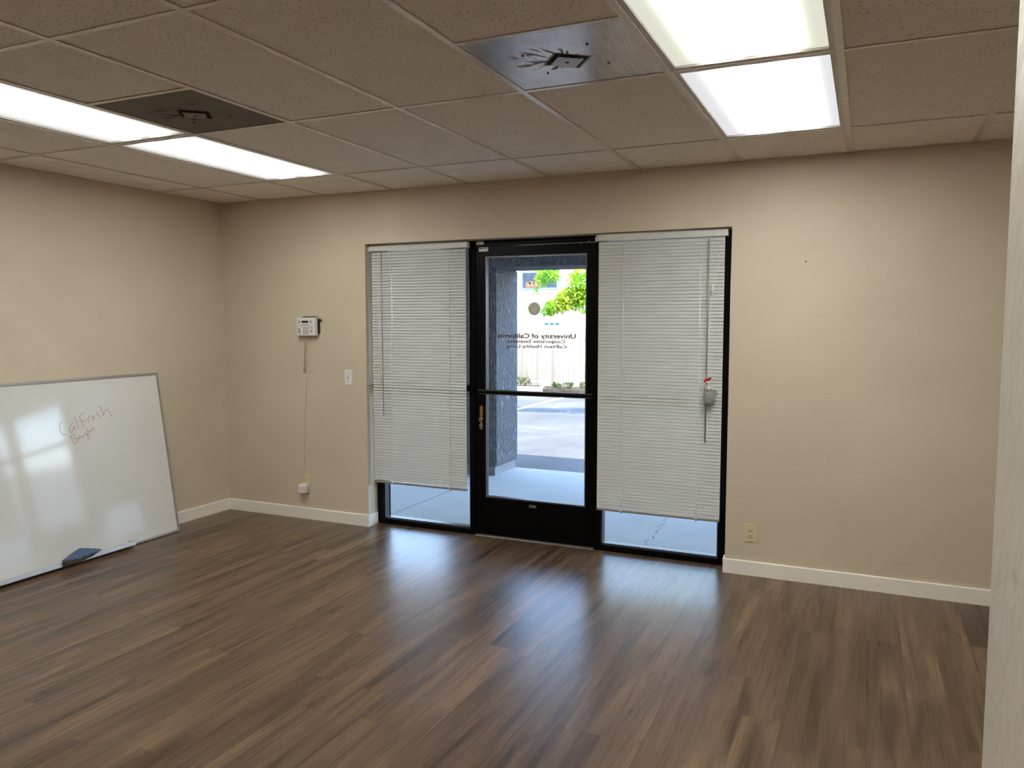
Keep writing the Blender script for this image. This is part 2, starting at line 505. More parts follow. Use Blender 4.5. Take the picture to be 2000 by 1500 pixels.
def mk_asphalt():
    t = NT('parking_asphalt'); co = t.coord(); x, y, z = t.xyz(co)
    n1 = t.noise(co, 0.7, 5, 0.65); n2 = t.noise(co, 70, 3, 0.6)
    f = t.math('ADD', t.math('MULTIPLY', n1, 0.6), t.math('MULTIPLY', n2, 0.4))
    c = t.ramp(f, [(0.36, (0.095, 0.094, 0.094)), (0.52, (0.135, 0.133, 0.131)), (0.66, (0.20, 0.196, 0.19))])
    wob = t.math('MULTIPLY', t.math('SUBTRACT', t.noise(co, 3.0, 3), 0.5), 0.05)
    l1 = t.math('LESS_THAN', t.math('ABSOLUTE', t.math('SUBTRACT', t.math('ADD', x, wob), -1.36)), 0.055)
    l1 = t.math('MULTIPLY', l1, t.math('GREATER_THAN', y, 8.2))
    l2 = t.math('LESS_THAN', t.math('ABSOLUTE', t.math('SUBTRACT', t.math('ADD', x, wob), -4.1)), 0.055)
    l2 = t.math('MULTIPLY', l2, t.math('GREATER_THAN', y, 8.2))
    c = t.mix(t.math('MULTIPLY', t.math('MAXIMUM', l1, l2), 0.85), c, (0.6, 0.6, 0.58))
    seam = t.math('LESS_THAN', t.math('ABSOLUTE', t.math('SUBTRACT', t.math('ADD', y, wob), 6.27)), 0.02)
    c = t.mix(t.math('MULTIPLY', seam, 0.35), c, (0.27, 0.27, 0.265))
    t.pbr(c, 0.9, 0, 0.05, t.bump(n2, 0.4, 0.006))
    return t.m
M['asphalt'] = mk_asphalt()

def mk_fence():
    t = NT('bleached_fence_wood'); co = t.coord(); x, y, z = t.xyz(co)
    bi = t.math('FLOOR', t.math('DIVIDE', x, 0.142))
    wn = t.n('ShaderNodeTexWhiteNoise', noise_dimensions='1D'); t.l(bi, wn.inputs['W'])
    g = t.noise(t.vec(t.math('MULTIPLY', x, 60.0), y, t.math('MULTIPLY', z, 2.0)), 1.0, 4)
    f = t.math('ADD', t.math('MULTIPLY', wn.outputs['Value'], 0.5), t.math('MULTIPLY', g, 0.5))
    c = t.ramp(f, [(0.2, (0.23, 0.195, 0.145)), (0.5, (0.29, 0.25, 0.19)), (0.8, (0.33, 0.295, 0.24))])
    t.pbr(c, 0.85, 0, 0.2)
    return t.m
M['fence'] = mk_fence()

def mk_gravel():
    t = NT('bed_gravel'); co = t.coord()
    v = t.n('ShaderNodeTexVoronoi'); v.inputs['Scale'].default_value = 30; t.l(co, v.inputs['Vector'])
    n = t.noise(co, 3, 3)
    c = t.mix(n, (0.05, 0.035, 0.025), (0.14, 0.105, 0.08))
    c = t.mix(0.4, c, v.outputs['Color'], 'MULTIPLY')
    t.pbr(c, 0.9, 0, 0.2, t.bump(v.outputs['Distance'], 0.8, 0.02))
    return t.m
M['gravel'] = mk_gravel()
M['white_paint'] = plain('white_concrete_paint', (0.72, 0.72, 0.70), 0.8, 0, 0.2, 20, 0.06)
M['bark'] = plain('bark', (0.13, 0.10, 0.075), 0.9, 0, 0.1, 30, 0.35, 0.8)
M['bld_glass'] = plain('far_window_glass', (0.045, 0.06, 0.08), 0.6, 0, 0.1, 3, 0.2)
M['bld_box'] = plain('cardboard_box', (0.20, 0.11, 0.06), 0.8, 0, 0.2, 10, 0.1)
M['bld_trim'] = plain('far_window_trim', (0.16, 0.19, 0.22), 0.5, 0, 0.3, 10, 0.05)
M['vent_blue'] = plain('blue_grey_louvre', (0.07, 0.11, 0.15), 0.6, 0, 0.3, 10, 0.05)

def mk_leaf(name, a, b, c_):
    t = NT(name)
    g = t.n('ShaderNodeObjectInfo')
    n = t.noise(t.coord(), 1.6, 4, 0.6)
    n2 = t.noise(t.coord(), 19, 2, 0.6)
    f = t.math('ADD', t.math('MULTIPLY', n, 0.7), t.math('MULTIPLY', n2, 0.3))
    col = t.ramp(f, [(0.40, a), (0.53, b), (0.66, c_)])
    d = t.n('ShaderNodeBsdfDiffuse'); t.l(col, d.inputs[0])
    tr = t.n('ShaderNodeBsdfTranslucent'); t.l(col, tr.inputs[0])
    mx = t.n('ShaderNodeMixShader'); mx.inputs[0].default_value = 0.45
    t.l(d.outputs[0], mx.inputs[1]); t.l(tr.outputs[0], mx.inputs[2]); t.l(mx.outputs[0], t.out.inputs[0])
    return t.m
M['sticker'] = mk_leaf('olive_sticker', (0.78, 0.75, 0.62), (0.80, 0.77, 0.64), (0.82, 0.79, 0.66))
M['leaf'] = mk_leaf('honey_locust_leaf', (0.17, 0.42, 0.05), (0.30, 0.52, 0.05), (0.58, 0.58, 0.06))
M['shrub'] = mk_leaf('low_plant_leaf', (0.06, 0.10, 0.035), (0.10, 0.15, 0.05), (0.18, 0.19, 0.05))
M['roof'] = plain('roofing', (0.2, 0.2, 0.2), 0.9, 0, 0.1)
M['porch_ceil'] = plain('porch_soffit', (0.55, 0.54, 0.53), 0.9, 0, 0.1, 20, 0.05)

# --------------------------------------------------------------------------
# room shell
# --------------------------------------------------------------------------
def struct(name, mb, mat, label, cat):
    return tag(mb.build(name, mat), label, cat, kind='structure')

fl = MB().box(0, ROOM_X1, ROOM_Y0, 0.0, -0.12, 0).box(OX0, OX1, 0, 0.135, -0.12, 0)
struct('floor', fl, M['floor'], 'dark brown wood-look vinyl plank floor of the empty room', 'floor')

wb = MB()
wb.box(-0.2, OX0, 0, WALL_T, -0.2, 3.2).box(OX1, ROOM_X1 + 0.2, 0, WALL_T, -0.2, 3.2)
wb.box(OX0, OX1, 0, WALL_T, OZ, 3.2)
struct('wall_back', wb, M['wall'], 'beige textured far wall around the glass entrance', 'wall')
wo2 = MB()  # unseen outer skin, added to cut light bounced onto column and beam
wo2.box(-8, OX0, WALL_T, WALL_T + 0.02, -0.2, 2.7).box(OX1, 14, WALL_T, WALL_T + 0.02, -0.2, 2.7).box(OX0, OX1, WALL_T, WALL_T + 0.02, OZ, 2.7)
struct('wall_outside_added', wo2, M['stucco_front'], 'unseen grey stucco outer face added to the building front', 'wall')
struct('wall_left', MB().box(-0.2, 0, ROOM_Y0, 0, -0.2, 3.2), M['wall'], 'beige left wall the whiteboard leans against', 'wall')
struct('wall_right', MB().box(ROOM_X1, ROOM_X1 + 0.2, ROOM_Y0, 0, -0.2, 3.2), M['wall'], 'beige right side wall hidden behind the near wall end', 'wall')
struct('wall_front', MB().box(-0.2, ROOM_X1 + 0.2, ROOM_Y0 - 0.2, ROOM_Y0, -0.2, 3.2), M['wall'], 'beige wall behind the viewer', 'wall')

# the near wall end at the right edge of the view
NX, NY0, NY1 = 4.912, -4.372, -4.218
nw = MB()
nw.box(NX, ROOM_X1, NY0, NY1, 0, H + 0.004, bev=0.006, seg=3)
struct('wall_near', nw, M['wall_knock'], 'rough plastered wall end close at the right edge', 'wall')
struct('trim_1', MB().box(NX + 0.004, NX + 0.07, NY0 - 0.02, NY0 + 0.0005, 0, 2.1, bev=0.003), M['brown_wood'],
       'dark brown strip on the near wall end', 'trim')

# baseboards
BH, BT = 0.0892, 0.014
def bb_profile(mb, x0, x1):
    mb.prism([(0, 0), (-BT, 0), (-BT, BH - 0.004), (-BT + 0.004, BH), (0, BH)], 'x', x0, x1)
b1 = MB(); bb_profile(b1, BT, OX0 + BT - 0.002)
b1.box(OX0, OX0 + BT - 0.002, -0.0005, 0.112, 0, BH, bev=0.0015)
struct('baseboard_back', b1, M['base'], 'white baseboard on the far wall left of the entrance', 'baseboard')
b2 = MB(); bb_profile(b2, OX1 - BT + 0.003, ROOM_X1)
b2.box(OX1 - BT + 0.003, OX1, -0.0005, 0.03, 0, BH + 0.012, bev=0.0015)
struct('baseboard_back.001', b2, M['base'], 'white baseboard on the far wall right of the entrance', 'baseboard')
b3 = MB().prism([(0, 0), (BT, 0), (BT, BH - 0.004), (BT - 0.004, BH), (0, BH)], 'y', ROOM_Y0, 0)
struct('baseboard_left', b3, M['base'], 'white baseboard along the left wall behind the whiteboard', 'baseboard')

# ceiling: tiles lie in a tee grid; lights and vents take the place of some tiles
def gx(i): return GX0 + FT2 * i
cols = [0.0] + [gx(i) for i in range(0, 12) if gx(i) < ROOM_X1] + [ROOM_X1]
rows = [0.0, XA, XB, XD, XD - 1.2192, XD - 2 * 1.2192, XD - 3 * 1.2192, ROOM_Y0]
rows = [r for r in rows if r >= ROOM_Y0]
def colidx(i): return i + 1                      # column starting at gx(i)
light_cells = [(1, 'AB'), (1, 'BD'), (6, 'AB'), (6, 'BD')]
vent_cols = [2, 5]
tiles = MB(); tees = MB()
TH = 0.0125
for ci in range(len(cols) - 1):
    x0, x1 = cols[ci], cols[ci + 1]
    gi = ci - 1
    for ri in range(len(rows) - 1):
        y1, y0 = rows[ri], rows[ri + 1]
        if gi in (1, 6) and ri in (1, 2, 4): continue
        if gi in vent_cols and ri == 2:
            y1 = XC                               # vent takes the half next to row B
        zb = H + 0.0035 + random.uniform(0, 0.0012)
        tiles.box(x0 + 0.002, x1 - 0.002, y0 + 0.002, y1 - 0.002, zb, zb + TH)
# blank deck above the tiles keeps the plenum closed
ceil = tiles.build('ceiling', M['tile'])
tag(ceil, 'grey-brown suspended ceiling of speckled tiles', 'ceiling', kind='structure')
TW = 0.0135
for x in cols[1:-1]:
    tees.box(x - TW, x + TW, ROOM_Y0, 0, H, H + 0.0022)
    tees.box(x - 0.001, x + 0.001, ROOM_Y0, 0, H + 0.002, H + 0.03)
for ri, y in enumerate(rows[1:-1]):
    for a, b in zip(cols, cols[1:]):
        tees.box(a + TW, b - TW, y - TW * 0.85, y + TW * 0.85, H + 0.0003, H + 0.0024)
for gi in vent_cols:
    tees.box(gx(gi) + TW, gx(gi + 1) - TW, XC - TW * 0.85, XC + TW * 0.85, H + 0.0003, H + 0.0024)
# wall angle
tees.box(0, ROOM_X1, -0.02, 0, H, H + 0.002).box(0, 0.02, ROOM_Y0, -0.02, H, H + 0.002)
tees.build('ceiling_grid', M['tee'], ceil)
struct('roof', MB().box(-6, 13, ROOM_Y0 - 0.5, WALL_T, 3.2, 3.4), M['roof'], 'flat roof above the room', 'roof')

# --------------------------------------------------------------------------
# fluorescent troffers
# --------------------------------------------------------------------------
def troffer(gi, ya, yb, lens, label):
    xc, yc = gx(gi) + FT2 / 2, (ya + yb) / 2
    root = empty('ceiling_light', (xc, yc, H + 0.0026), label, 'ceiling light', 'fluorescent panels in the ceiling')
    hx, hy = FT2 / 2 - 0.003, (ya - yb) / 2 - 0.003
    ix, iy = 0.270, hy - 0.032
    f = MB()
    z0, z1 = H + 0.0028, H + 0.012
    for s in (-1, 1):
        a, b = sorted((s * ix, s * hx)); f.box(xc + a, xc + b, yc - hy, yc + hy, z0, z1, bev=0.0012)
        a, b = sorted((s * iy, s * hy)); f.box(xc - ix, xc + ix, yc + a, yc + b, z0, z1, bev=0.0012)
    sub('light_frame', f, M['troffer'], root)
    hs = MB().box(xc - hx, xc + hx, yc - hy, yc + hy, H + 0.09, H + 0.095)
    for s in (-1, 1):
        a, b = sorted((s * (hx - 0.004), s * hx)); hs.box(xc + a, xc + b, yc - hy, yc + hy, z1, H + 0.09)
        a, b = sorted((s * (hy - 0.004), s * hy)); hs.box(xc - hx, xc + hx, yc + a, yc + b, z1, H + 0.09)
    sub('housing', hs, M['white_plastic'], root)
    lens_o = sub('diffuser', MB().box(xc - ix - 0.004, xc + ix + 0.004, yc - iy - 0.004, yc + iy + 0.004, H + 0.0125, H + 0.0165), M[lens], root)
    return root
troffer(6, XB, XD, 'lens_warm', 'lit fluorescent panel with warm greenish edges beside the right ceiling vent')
troffer(6, XA, XB, 'lens_cool', 'lit fluorescent panel with cool white glow nearest the entrance')
troffer(1, XB, XD, 'lens_left', 'lit fluorescent panel beside the dark ceiling vent running off at left')
troffer(1, XA, XB, 'lens_left', 'lit fluorescent panel nearest the left room corner')
# two unseen panels added over the viewer to lift the room's light
troffer(6, XD - 1.2192, XD - 2 * 1.2192, 'lens_warm', 'unseen fluorescent panel added over the viewer, in the right row')
troffer(1, XD - 1.2192, XD - 2 * 1.2192, 'lens_left', 'unseen fluorescent panel added behind the viewer, in the left row')

# --------------------------------------------------------------------------
# perforated ceiling vents
# --------------------------------------------------------------------------
def vent(gi, mat, plate, label):
    xc, yc = gx(gi) + FT2 / 2, (XB + XC) / 2
    root = empty('ceiling_vent', (xc, yc, H + 0.0026), label, 'ceiling vent', 'perforated vents in the ceiling')
    h = FT2 / 2 - 0.004
    p = MB().box(xc - h, xc + h, yc - h, yc + h, H + 0.0028, H + 0.005)
    sub('perforated_panel', p, mat, root)
    r = MB()
    for s in (-1, 1):
        a, b = sorted((s * (h - 0.012), s * h))
        r.box(xc + a, xc + b, yc - h, yc + h, H + 0.0014, H + 0.0028, bev=0.0005)
        r.box(xc - h + 0.012, xc + h - 0.012, yc + a, yc + b, H + 0.0014, H + 0.0028, bev=0.0005)
    sub('rim', r, mat, root)
    # square deflector turned about 50 degrees, held by a screw
    q = MB().box(-0.049, 0.049, -0.049, 0.049, H - 0.004, H - 0.0025, bev=0.0005)
    q.cyl((0, 0, H - 0.003), (0, 0, H + 0.003), 0.02, n=16)
    Mx = Matrix.Translation((xc - 0.002, yc + 0.013, 0)) @ Matrix.Rotation(R(-52), 4, 'Z')
    bmesh.ops.transform(q.bm, matrix=Mx, verts=list(q.bm.verts))
    d = sub('deflector_plate', q, plate, root)
    sc_ = MB().cyl((xc - 0.002, yc + 0.013, H - 0.0065), (xc - 0.002, yc + 0.013, H - 0.004), 0.006, n=14)
    sub('screw', sc_, M['dark_plastic'], root, d)
    for (a, b) in ((-0.13, -0.10), (0.13, 0.10), (-0.12, 0.12), (0.12, -0.12)):
        rv = MB().cyl((xc + a, yc + b, H - 0.0004), (xc + a, yc + b, H + 0.003), 0.005, n=10)
        sub('rivet', rv, M['dark_plastic'], root)
    return root
vent(5, M['vent_metal'], M['vent_plate'], 'shiny grey perforated ceiling vent with black dust streaks, beside the warm light panel')
vent(2, M['vent_dark'], M['vent_plate_dusty'], 'dark brown dusty ceiling vent beside the left light panels')

# --------------------------------------------------------------------------
# storefront: two fixed side panes and a glass door in black aluminium
# --------------------------------------------------------------------------
FXL, FXR = 1.396, 4.032                      # outer frame
ML0, ML1 = 2.200, 2.245                      # left mullion
MR0, MR1 = 3.153, 3.198                      # right mullion
GY = 0.165                                   # glass plane of side panes
def frame_tube(mb, x0, x1, z0, z1): mb.box(x0, x1, FY0, FY1, z0, z1, bev=0.0015, seg=1)

def sidelite(name, x0, x1, outer_left, label):
    """x0..x1 daylight opening"""
    root = empty(name, ((x0 + x1) / 2, (FY0 + FY1) / 2, 0), label, 'window', kind='structure')
    fr = MB()
    if outer_left: frame_tube(fr, FXL, x0, 0, OZ - 0.004)
    else: frame_tube(fr, x1, FXR, 0, OZ - 0.004)
    frame_tube(fr, x0, x1, 0, 0.040)
    frame_tube(fr, x0, x1, 2.089, OZ - 0.004)
    frame_tube(fr, x0, x1, 1.055, 1.097)
    sub('window_frame', fr, M['black_alu'], root)
    st = MB()
    for (z0, z1) in ((0.040, 1.055), (1.097, 2.089)):
        for s in (0, 1):
            xa = x0 if s == 0 else x1 - 0.010
            st.box(xa, xa + 0.010, GY - 0.022, GY - 0.004, z0, z1)
            st.box(xa, xa + 0.010, GY + 0.004, GY + 0.022, z0, z1)
        st.box(x0 + 0.01, x1 - 0.01, GY - 0.022, GY - 0.004, z0, z0 + 0.010)
        st.box(x0 + 0.01, x1 - 0.01, GY + 0.004, GY + 0.022, z0, z0 + 0.010)
    sub('glazing_stop', st, M['alu_stop'], root)
    for (z0, z1) in ((0.036, 1.06), (1.092, 2.094)):
        sub('glass_pane', MB().box(x0 - 0.004, x1 + 0.004, GY - 0.003, GY + 0.003, z0, z1), M['glass'], root)
    return root
sidelite('window_1', 1.442, ML0, True, 'tall black-framed pane left of the door behind the left blind')
sidelite('window_2', MR1, 3.987, False, 'tall black-framed pane right of the door behind the right blind')

door = empty('door_1', ((ML1 + MR0) / 2, 0.16, 0), 'black aluminium glass entrance door with lettering and push bar', 'door', kind='structure')
df = MB()
frame_tube(df, ML0, ML1, 0, OZ - 0.004); frame_tube(df, MR0, MR1, 0, OZ - 0.004)
frame_tube(df, ML1, MR0, 2.092, OZ - 0.004)
sub('door_frame', df, M['black_alu'], door)
DX0, DX1 = ML1 + 0.003, MR0 - 0.003
DGX0, DGX1, DGZ0, DGZ1 = 2.320, 3.086, 0.285, 2.022
DY0, DY1 = 0.132, 0.177
lf = MB()
lf.box(DX0, DGX0, DY0, DY1, 0.012, 2.089, bev=0.002, seg=2)
lf.box(DGX1, DX1, DY0, DY1, 0.012, 2.089, bev=0.002, seg=2)
lf.box(DGX0, DGX1, DY0, DY1, 0.012, DGZ0, bev=0.001, seg=1)
lf.box(DGX0, DGX1, DY0, DY1, DGZ1, 2.089, bev=0.001, seg=1)
leaf = sub('door_leaf', lf, M['black_alu'], door)
ds = MB()
for xa, xb in ((DGX0, DGX0 + 0.009), (DGX1 - 0.009, DGX1)):
    ds.box(xa, xb, 0.138, 0.149, DGZ0, DGZ1); ds.box(xa, xb, 0.160, 0.171, DGZ0, DGZ1)
for za, zb in ((DGZ0, DGZ0 + 0.009), (DGZ1 - 0.009, DGZ1)):
    ds.box(DGX0 + 0.009, DGX1 - 0.009, 0.138, 0.149, za, zb); ds.box(DGX0 + 0.009, DGX1 - 0.009, 0.160, 0.171, za, zb)
sub('glazing_stop', ds, M['alu_stop'], door, leaf)
pane = sub('glass_pane', MB().box(DGX0 + 0.001, DGX1 - 0.001, 0.152, 0.157, DGZ0 + 0.001, DGZ1 - 0.001), M['glass'], door)
# push bar: flat oblong tube with two grey metal lips, standing on end brackets
pb = MB()
pb.prism([(0.096, 1.041), (0.090, 1.046), (0.090, 1.071), (0.096, 1.076), (0.108, 1.076), (0.108, 1.041)], 'x', 2.287, 3.142)
pb.box(2.275, 2.300, 0.105, DY0 + 0.0005, 1.040, 1.077, bev=0.002); pb.box(3.125, 3.148, 0.105, DY0 + 0.0005, 1.040, 1.077, bev=0.002)
bar = sub('push_bar', pb, M['black_alu'], door)
lip = MB().box(2.288, 3.141, 0.0892, 0.0915, 1.068, 1.0735).box(2.288, 3.141, 0.0892, 0.0915, 1.0435, 1.047)
sub('bar_lip', lip, M['alu_stop'], door, bar)
# lock: brass strip, thumb turn and a keyed cylinder below
lk = MB().box(2.279, 2.303, DY0 - 0.003, DY0 + 0.0005, 0.880, 0.952, bev=0.001)
lk.box(2.283, 2.299, DY0 - 0.002, DY0 + 0.0005, 0.780, 0.880, bev=0.0008)
lock = sub('door_lock', lk, M['brass'], door, leaf)
lock['label'] = 'brass lock strip'
tt = MB().lathe([(0.016, DY0 - 0.004), (0.016, DY0 - 0.010), (0.012, DY0 - 0.013), (0.005, DY0 - 0.014)], (2.291, 0, 0.857), axis='y', n=24)
tt.box(2.2865, 2.2955, DY0 - 0.030, DY0 - 0.012, 0.840, 0.874, bev=0.003)
tl = sub('thumb_turn', tt, M['brass'], door); tl.parent = leaf
kc = MB().lathe([(0.015, DY0 - 0.002), (0.015, DY0 - 0.008), (0.011, DY0 - 0.011), (0.004, DY0 - 0.0115)], (2.291, 0, 0.808), axis='y', n=24)
kc.box(2.283, 2.299, DY0 - 0.010, DY0 - 0.001, 0.785, 0.791, bev=0.001)
kl = sub('lock_cylinder', kc, M['dull_metal'], door); kl.parent = leaf
# small maker's plate on the bottom rail, dull metal with dark text blocks
pl = MB().box(2.667, 2.722, DY0 - 0.0015, DY0 + 0.0005, 0.243, 0.262, bev=0.0004)
plate = sub('nameplate', pl, M['dull_metal'], door, leaf)
# hinge-side pivots at top right: tiny screws
for (a, b) in ((3.045, 2.086), (3.105, 2.098), (3.118, 2.089)):
    pv = MB().cyl((a, FY0 - 0.001, b), (a, FY0 + 0.013, b), 0.004, n=10)
    sub('screw', pv, M['dull_metal'], door)
M['threshold'] = plain('dull_threshold_metal', (0.16, 0.15, 0.14), 0.45, 0.6, 0.4, 60, 0.15)
th = MB().prism([(0.108, 0.0), (0.114, 0.006), (0.125, 0.010), (0.225, 0.010), (0.235, 0.0)], 'x', ML1 + 0.001, MR0 - 0.001)
sub('threshold', th, M['threshold'], door)['label'] = 'dull metal threshold'

# lettering on the glass, readable from outside (mirrored from inside)
def text_mesh(body, width, height, bold):
    cu = bpy.data.curves.new('txt', 'FONT'); cu.body = body; cu.size = 1.0
    cu.offset = bold; cu.resolution_u = 3; cu.extrude = 0.0
    o = bpy.data.objects.new('txt', cu); COL.objects.link(o)
    dg = bpy.context.evaluated_depsgraph_get()
    me = bpy.data.meshes.new_from_object(o.evaluated_get(dg))
    bpy.data.objects.remove(o); bpy.data.curves.remove(cu)
    xs = [v.co.x for v in me.vertices]; ys = [v.co.y for v in me.vertices]
    sx = width / (max(xs) - min(xs)); sy = height / 0.72          # cap height of the font is about 0.72
    for v in me.vertices:
        v.co = V(((v.co.x - min(xs)) * sx, v.co.y * sy, 0))
    return me
def lettering(body, x_right, z_base, width, capz, bold):
    me = text_mesh(body, width, capz, bold)
    bm = bmesh.new(); bm.from_mesh(me); bpy.data.meshes.remove(me)
    r = bmesh.ops.extrude_face_region(bm, geom=list(bm.faces))
    for v in r['geom']:
        if isinstance(v, bmesh.types.BMVert): v.co.z += 0.0005
    for v in bm.verts:
        v.co = V((x_right - v.co.x, 0.1571 + v.co.z, z_base + v.co.y))
    bmesh.ops.recalc_face_normals(bm, faces=list(bm.faces))
    mb = MB(); mb._merge(bm)
    o = sub('lettering', mb, M['vinyl'], door); o.parent = pane
    return o
lettering('University of California', 3.002, 1.446, 0.592, 0.031, 0.022)
lettering('Cooperative Extension', 2.923, 1.412, 0.437, 0.022, 0.016)
lettering('CalFresh Healthy Living', 2.936, 1.377, 0.458, 0.022, 0.016)
stk = MB().lathe([(0.001, 0.1505), (0.046, 0.1505), (0.0465, 0.1515), (0.001, 0.1515)], (2.696, 0, 1.650), axis='y', n=48)
sto = sub('round_sticker', stk, M['sticker'], door); sto.parent = pane
sto['label'] = 'round olive sticker'

# alarm contacts, two small white blocks where door meets header
c1 = MB().box(2.266, 2.325, FY0 - 0.014, FY0, 2.104, 2.127, bev=0.002)
tag(c1.build('door_contact', M['white_plastic']), 'small plain white block on the black door header', 'door sensor', 'door alarm contacts')
cr = empty('door_contact', (2.317, DY0, 2.066), 'white block with dark marks at the top corner of the door, under the plain one', 'door sensor', 'door alarm contacts')
sub('contact_body', MB().box(2.281, 2.353, DY0 - 0.016, DY0, 2.056, 2.086, bev=0.002), M['white_plastic'], cr)
mk = MB().box(2.288, 2.300, DY0 - 0.0168, DY0 - 0.0158, 2.071, 2.082)
for k, (a, b) in enumerate(((2.306, 2.316), (2.319, 2.327), (2.330, 2.346))):
    mk.box(a, b, DY0 - 0.0168, DY0 - 0.0158, 2.073 + 0.001 * k, 2.080 + 0.001 * k)
sub('printed_mark', mk, M['dark_plastic'], cr)

# --------------------------------------------------------------------------
# mini blinds
# --------------------------------------------------------------------------
def blind(x0, x1, ztop, zrail, y, label, holes, rail_mat, lean=70, w=0.0255, crown=0.0028):
    """x0..x1 slat extent; holes: x of ladder cords"""
    root = empty('window_blind', ((x0 + x1) / 2, y, zrail), label, 'window blind', 'white mini blinds either side of the door')
    hr = MB()
    hr.prism([(y - 0.019, ztop - 0.040), (y - 0.0205, ztop - 0.036), (y - 0.0205, ztop - 0.004), (y - 0.018, ztop),
              (y + 0.018, ztop), (y + 0.019, ztop - 0.040)], 'x', x0 - 0.012, x1 + 0.012)
    sub('head_rail', hr, M['rail_white'], root)
    for s, xe in ((-1, x0 - 0.012), (1, x1 + 0.012)):
        a, b = sorted((xe + s * 0.0005, xe + s * 0.0065))
        eb = MB().box(a, b, y - 0.024, y + 0.020, ztop - 0.042, ztop - 0.002 if s > 0 else ztop - 0.014, bev=0.001)
        sub('bracket', eb, M['white_plastic'], root)
    pitch = 0.0215
    n = int((ztop - 0.055 - zrail) / pitch)
    zs0 = ztop - 0.057
    bm = bmesh.new()
    segs = [x0]
    for hx in holes: segs += [hx - 0.0026, hx + 0.0026]
    segs += [x1]
    prof = []
    for j in range(7):
        u = j / 6 - 0.5
        prof.append((u * w, crown * (1 - 4 * u * u)))
    hole_cols = {1 + 2 * i for i in range(len(holes))}
    for k in range(n):
        zc = zs0 - k * pitch
        a = R(lean + random.uniform(-1.5, 1.5) + 2.0 * math.sin(k * 0.21))
        ca, sa = math.cos(a), math.sin(a)
        grid = []
        sag = random.uniform(-0.0006, 0.0006)
        for xi, x in enumerate(segs):
            row = []
            for (u, c) in prof:
                # u<0: room edge (low), u>0: outer edge (high); crown bulges towards the room
                yy = y + u * ca - c * sa
                zz = zc + u * sa + c * ca + sag * (1 if xi in (0, len(segs) - 1) else 0)
                row.append(bm.verts.new((x, yy, zz)))
            grid.append(row)
        for i in range(len(segs) - 1):
            for j in range(6):
                if i in hole_cols and j == 3: continue
                f = bm.faces.new((grid[i][j], grid[i + 1][j], grid[i + 1][j + 1], grid[i][j + 1])); f.smooth = True
    bmesh.ops.recalc_face_normals(bm, faces=list(bm.faces))
    b2_ = bm.copy()
    for v in b2_.verts: v.co.y += 0.0004
    mb = MB(); mb._merge(bm); mb._merge(b2_)
    for f in mb.bm.faces: f.smooth = True
    sub('slats', mb, M['slat'], root)
    br = MB().box(x0 + 0.001, x1 - 0.001, y - 0.012, y + 0.012, zrail - 0.004, zrail + 0.012, bev=0.004, seg=3)
    rail = sub('bottom_rail', br, rail_mat, root)
    for hx in holes:
        bt = MB()
        bt.cyl((hx, y - 0.001, zrail - 0.010), (hx, y - 0.001, zrail - 0.003), 0.007, 0.005, n=12)
        bt.box(hx - 0.009, hx + 0.009, y - 0.0135, y - 0.011, zrail + 0.000, zrail + 0.012, bev=0.0008)
        sub('cord_button', bt, M['white_plastic'], root, rail)
    for hx in holes:
        c = MB()
        pts = [(hx + 0.0022, y - 0.0135, ztop - 0.041 - (ztop - 0.041 - zrail) * q / 20) for q in range(21)]
        c.tube(pts, 0.0016, 6)
        c.tube([(p[0] - 0.0044, p[1] + 0.0275, p[2]) for p in pts], 0.0007, 6)
        sub('ladder_cord', c, M['string'], root)
    return root

BLY = 0.062
BTOP = 2.123
bl = blind(1.412, 2.208, BTOP, 0.338, BLY, 'shorter white mini blind hung left of the glass door, with a dark bottom rail',
           (1.585, 2.074), M['rail_brown'], lean=57, w=0.0270, crown=0.0034)
br_ = blind(3.197, 4.006, BTOP + 0.003, 0.303, BLY - 0.012, 'wider white mini blind right of the door with an ornament on its wand',
            (3.366, 3.860), M['rail_brown'], lean=66, w=0.0252, crown=0.0030)
# left blind: wand and two lift cords with a tassel
w = MB().tube([(1.520, 0.026, 2.070), (1.5205, 0.024, 1.6), (1.524, 0.024, 0.86)], 0.0028, 6)
sub('tilt_wand', w, M['wand'], bl)
for k, dx in enumerate((0.0, 0.012)):
    c = MB().tube([(1.480 + dx, 0.03, 2.075), (1.482 + dx, 0.028, 1.6), (1.487 + dx * 0.3, 0.028, 1.16)], 0.0010, 6)
    sub('lift_cord', c, M['string'], bl)
ts = MB().lathe([(0.003, 1.165), (0.005, 1.155), (0.0085, 1.128), (0.007, 1.124)], (1.4885, 0.028, 0), n=16)
sub('tassel', ts, M['white_plastic'], bl)
# right blind: grey wand, and lift cords swept in to the wand
w = MB().tube([(3.915, 0.012, 2.068), (3.915, 0.010, 1.5), (3.914, 0.012, 0.805)], 0.0045, 6)
wand_r = sub('tilt_wand', w, M['wand'], br_)
for k, dx in enumerate((0.0, 0.014)):
    pts = [(3.977 + dx, 0.018, 2.075), (3.968 + dx * 0.8, 0.014, 1.93), (3.946 + dx * 0.5, 0.013, 1.80), (3.928 + dx * 0.2, 0.010, 1.60), (3.922, 0.008, 1.35), (3.921, 0.006, 1.21)]
    sub('lift_cord', MB().tube(pts, 0.0010, 6), M['string'], br_)
ts = MB().lathe([(0.003, 1.795), (0.006, 1.785), (0.0095, 1.752), (0.007, 1.748)], (3.942, 0.010, 0), n=16)
sub('tassel', ts, M['white_plastic'], br_)

# --------------------------------------------------------------------------
# rooster ornament hung at the right blind's wand
# --------------------------------------------------------------------------
ORN = (3.93, -0.016, 1.10)
orn = empty('hanging_ornament', ORN, 'small grey and white bird ornament with a red comb hung on the right blind', 'ornament')
def O(x, z, y=0.0): return (ORN[0] + x, ORN[1] + y, ORN[2] + z)
b = MB()
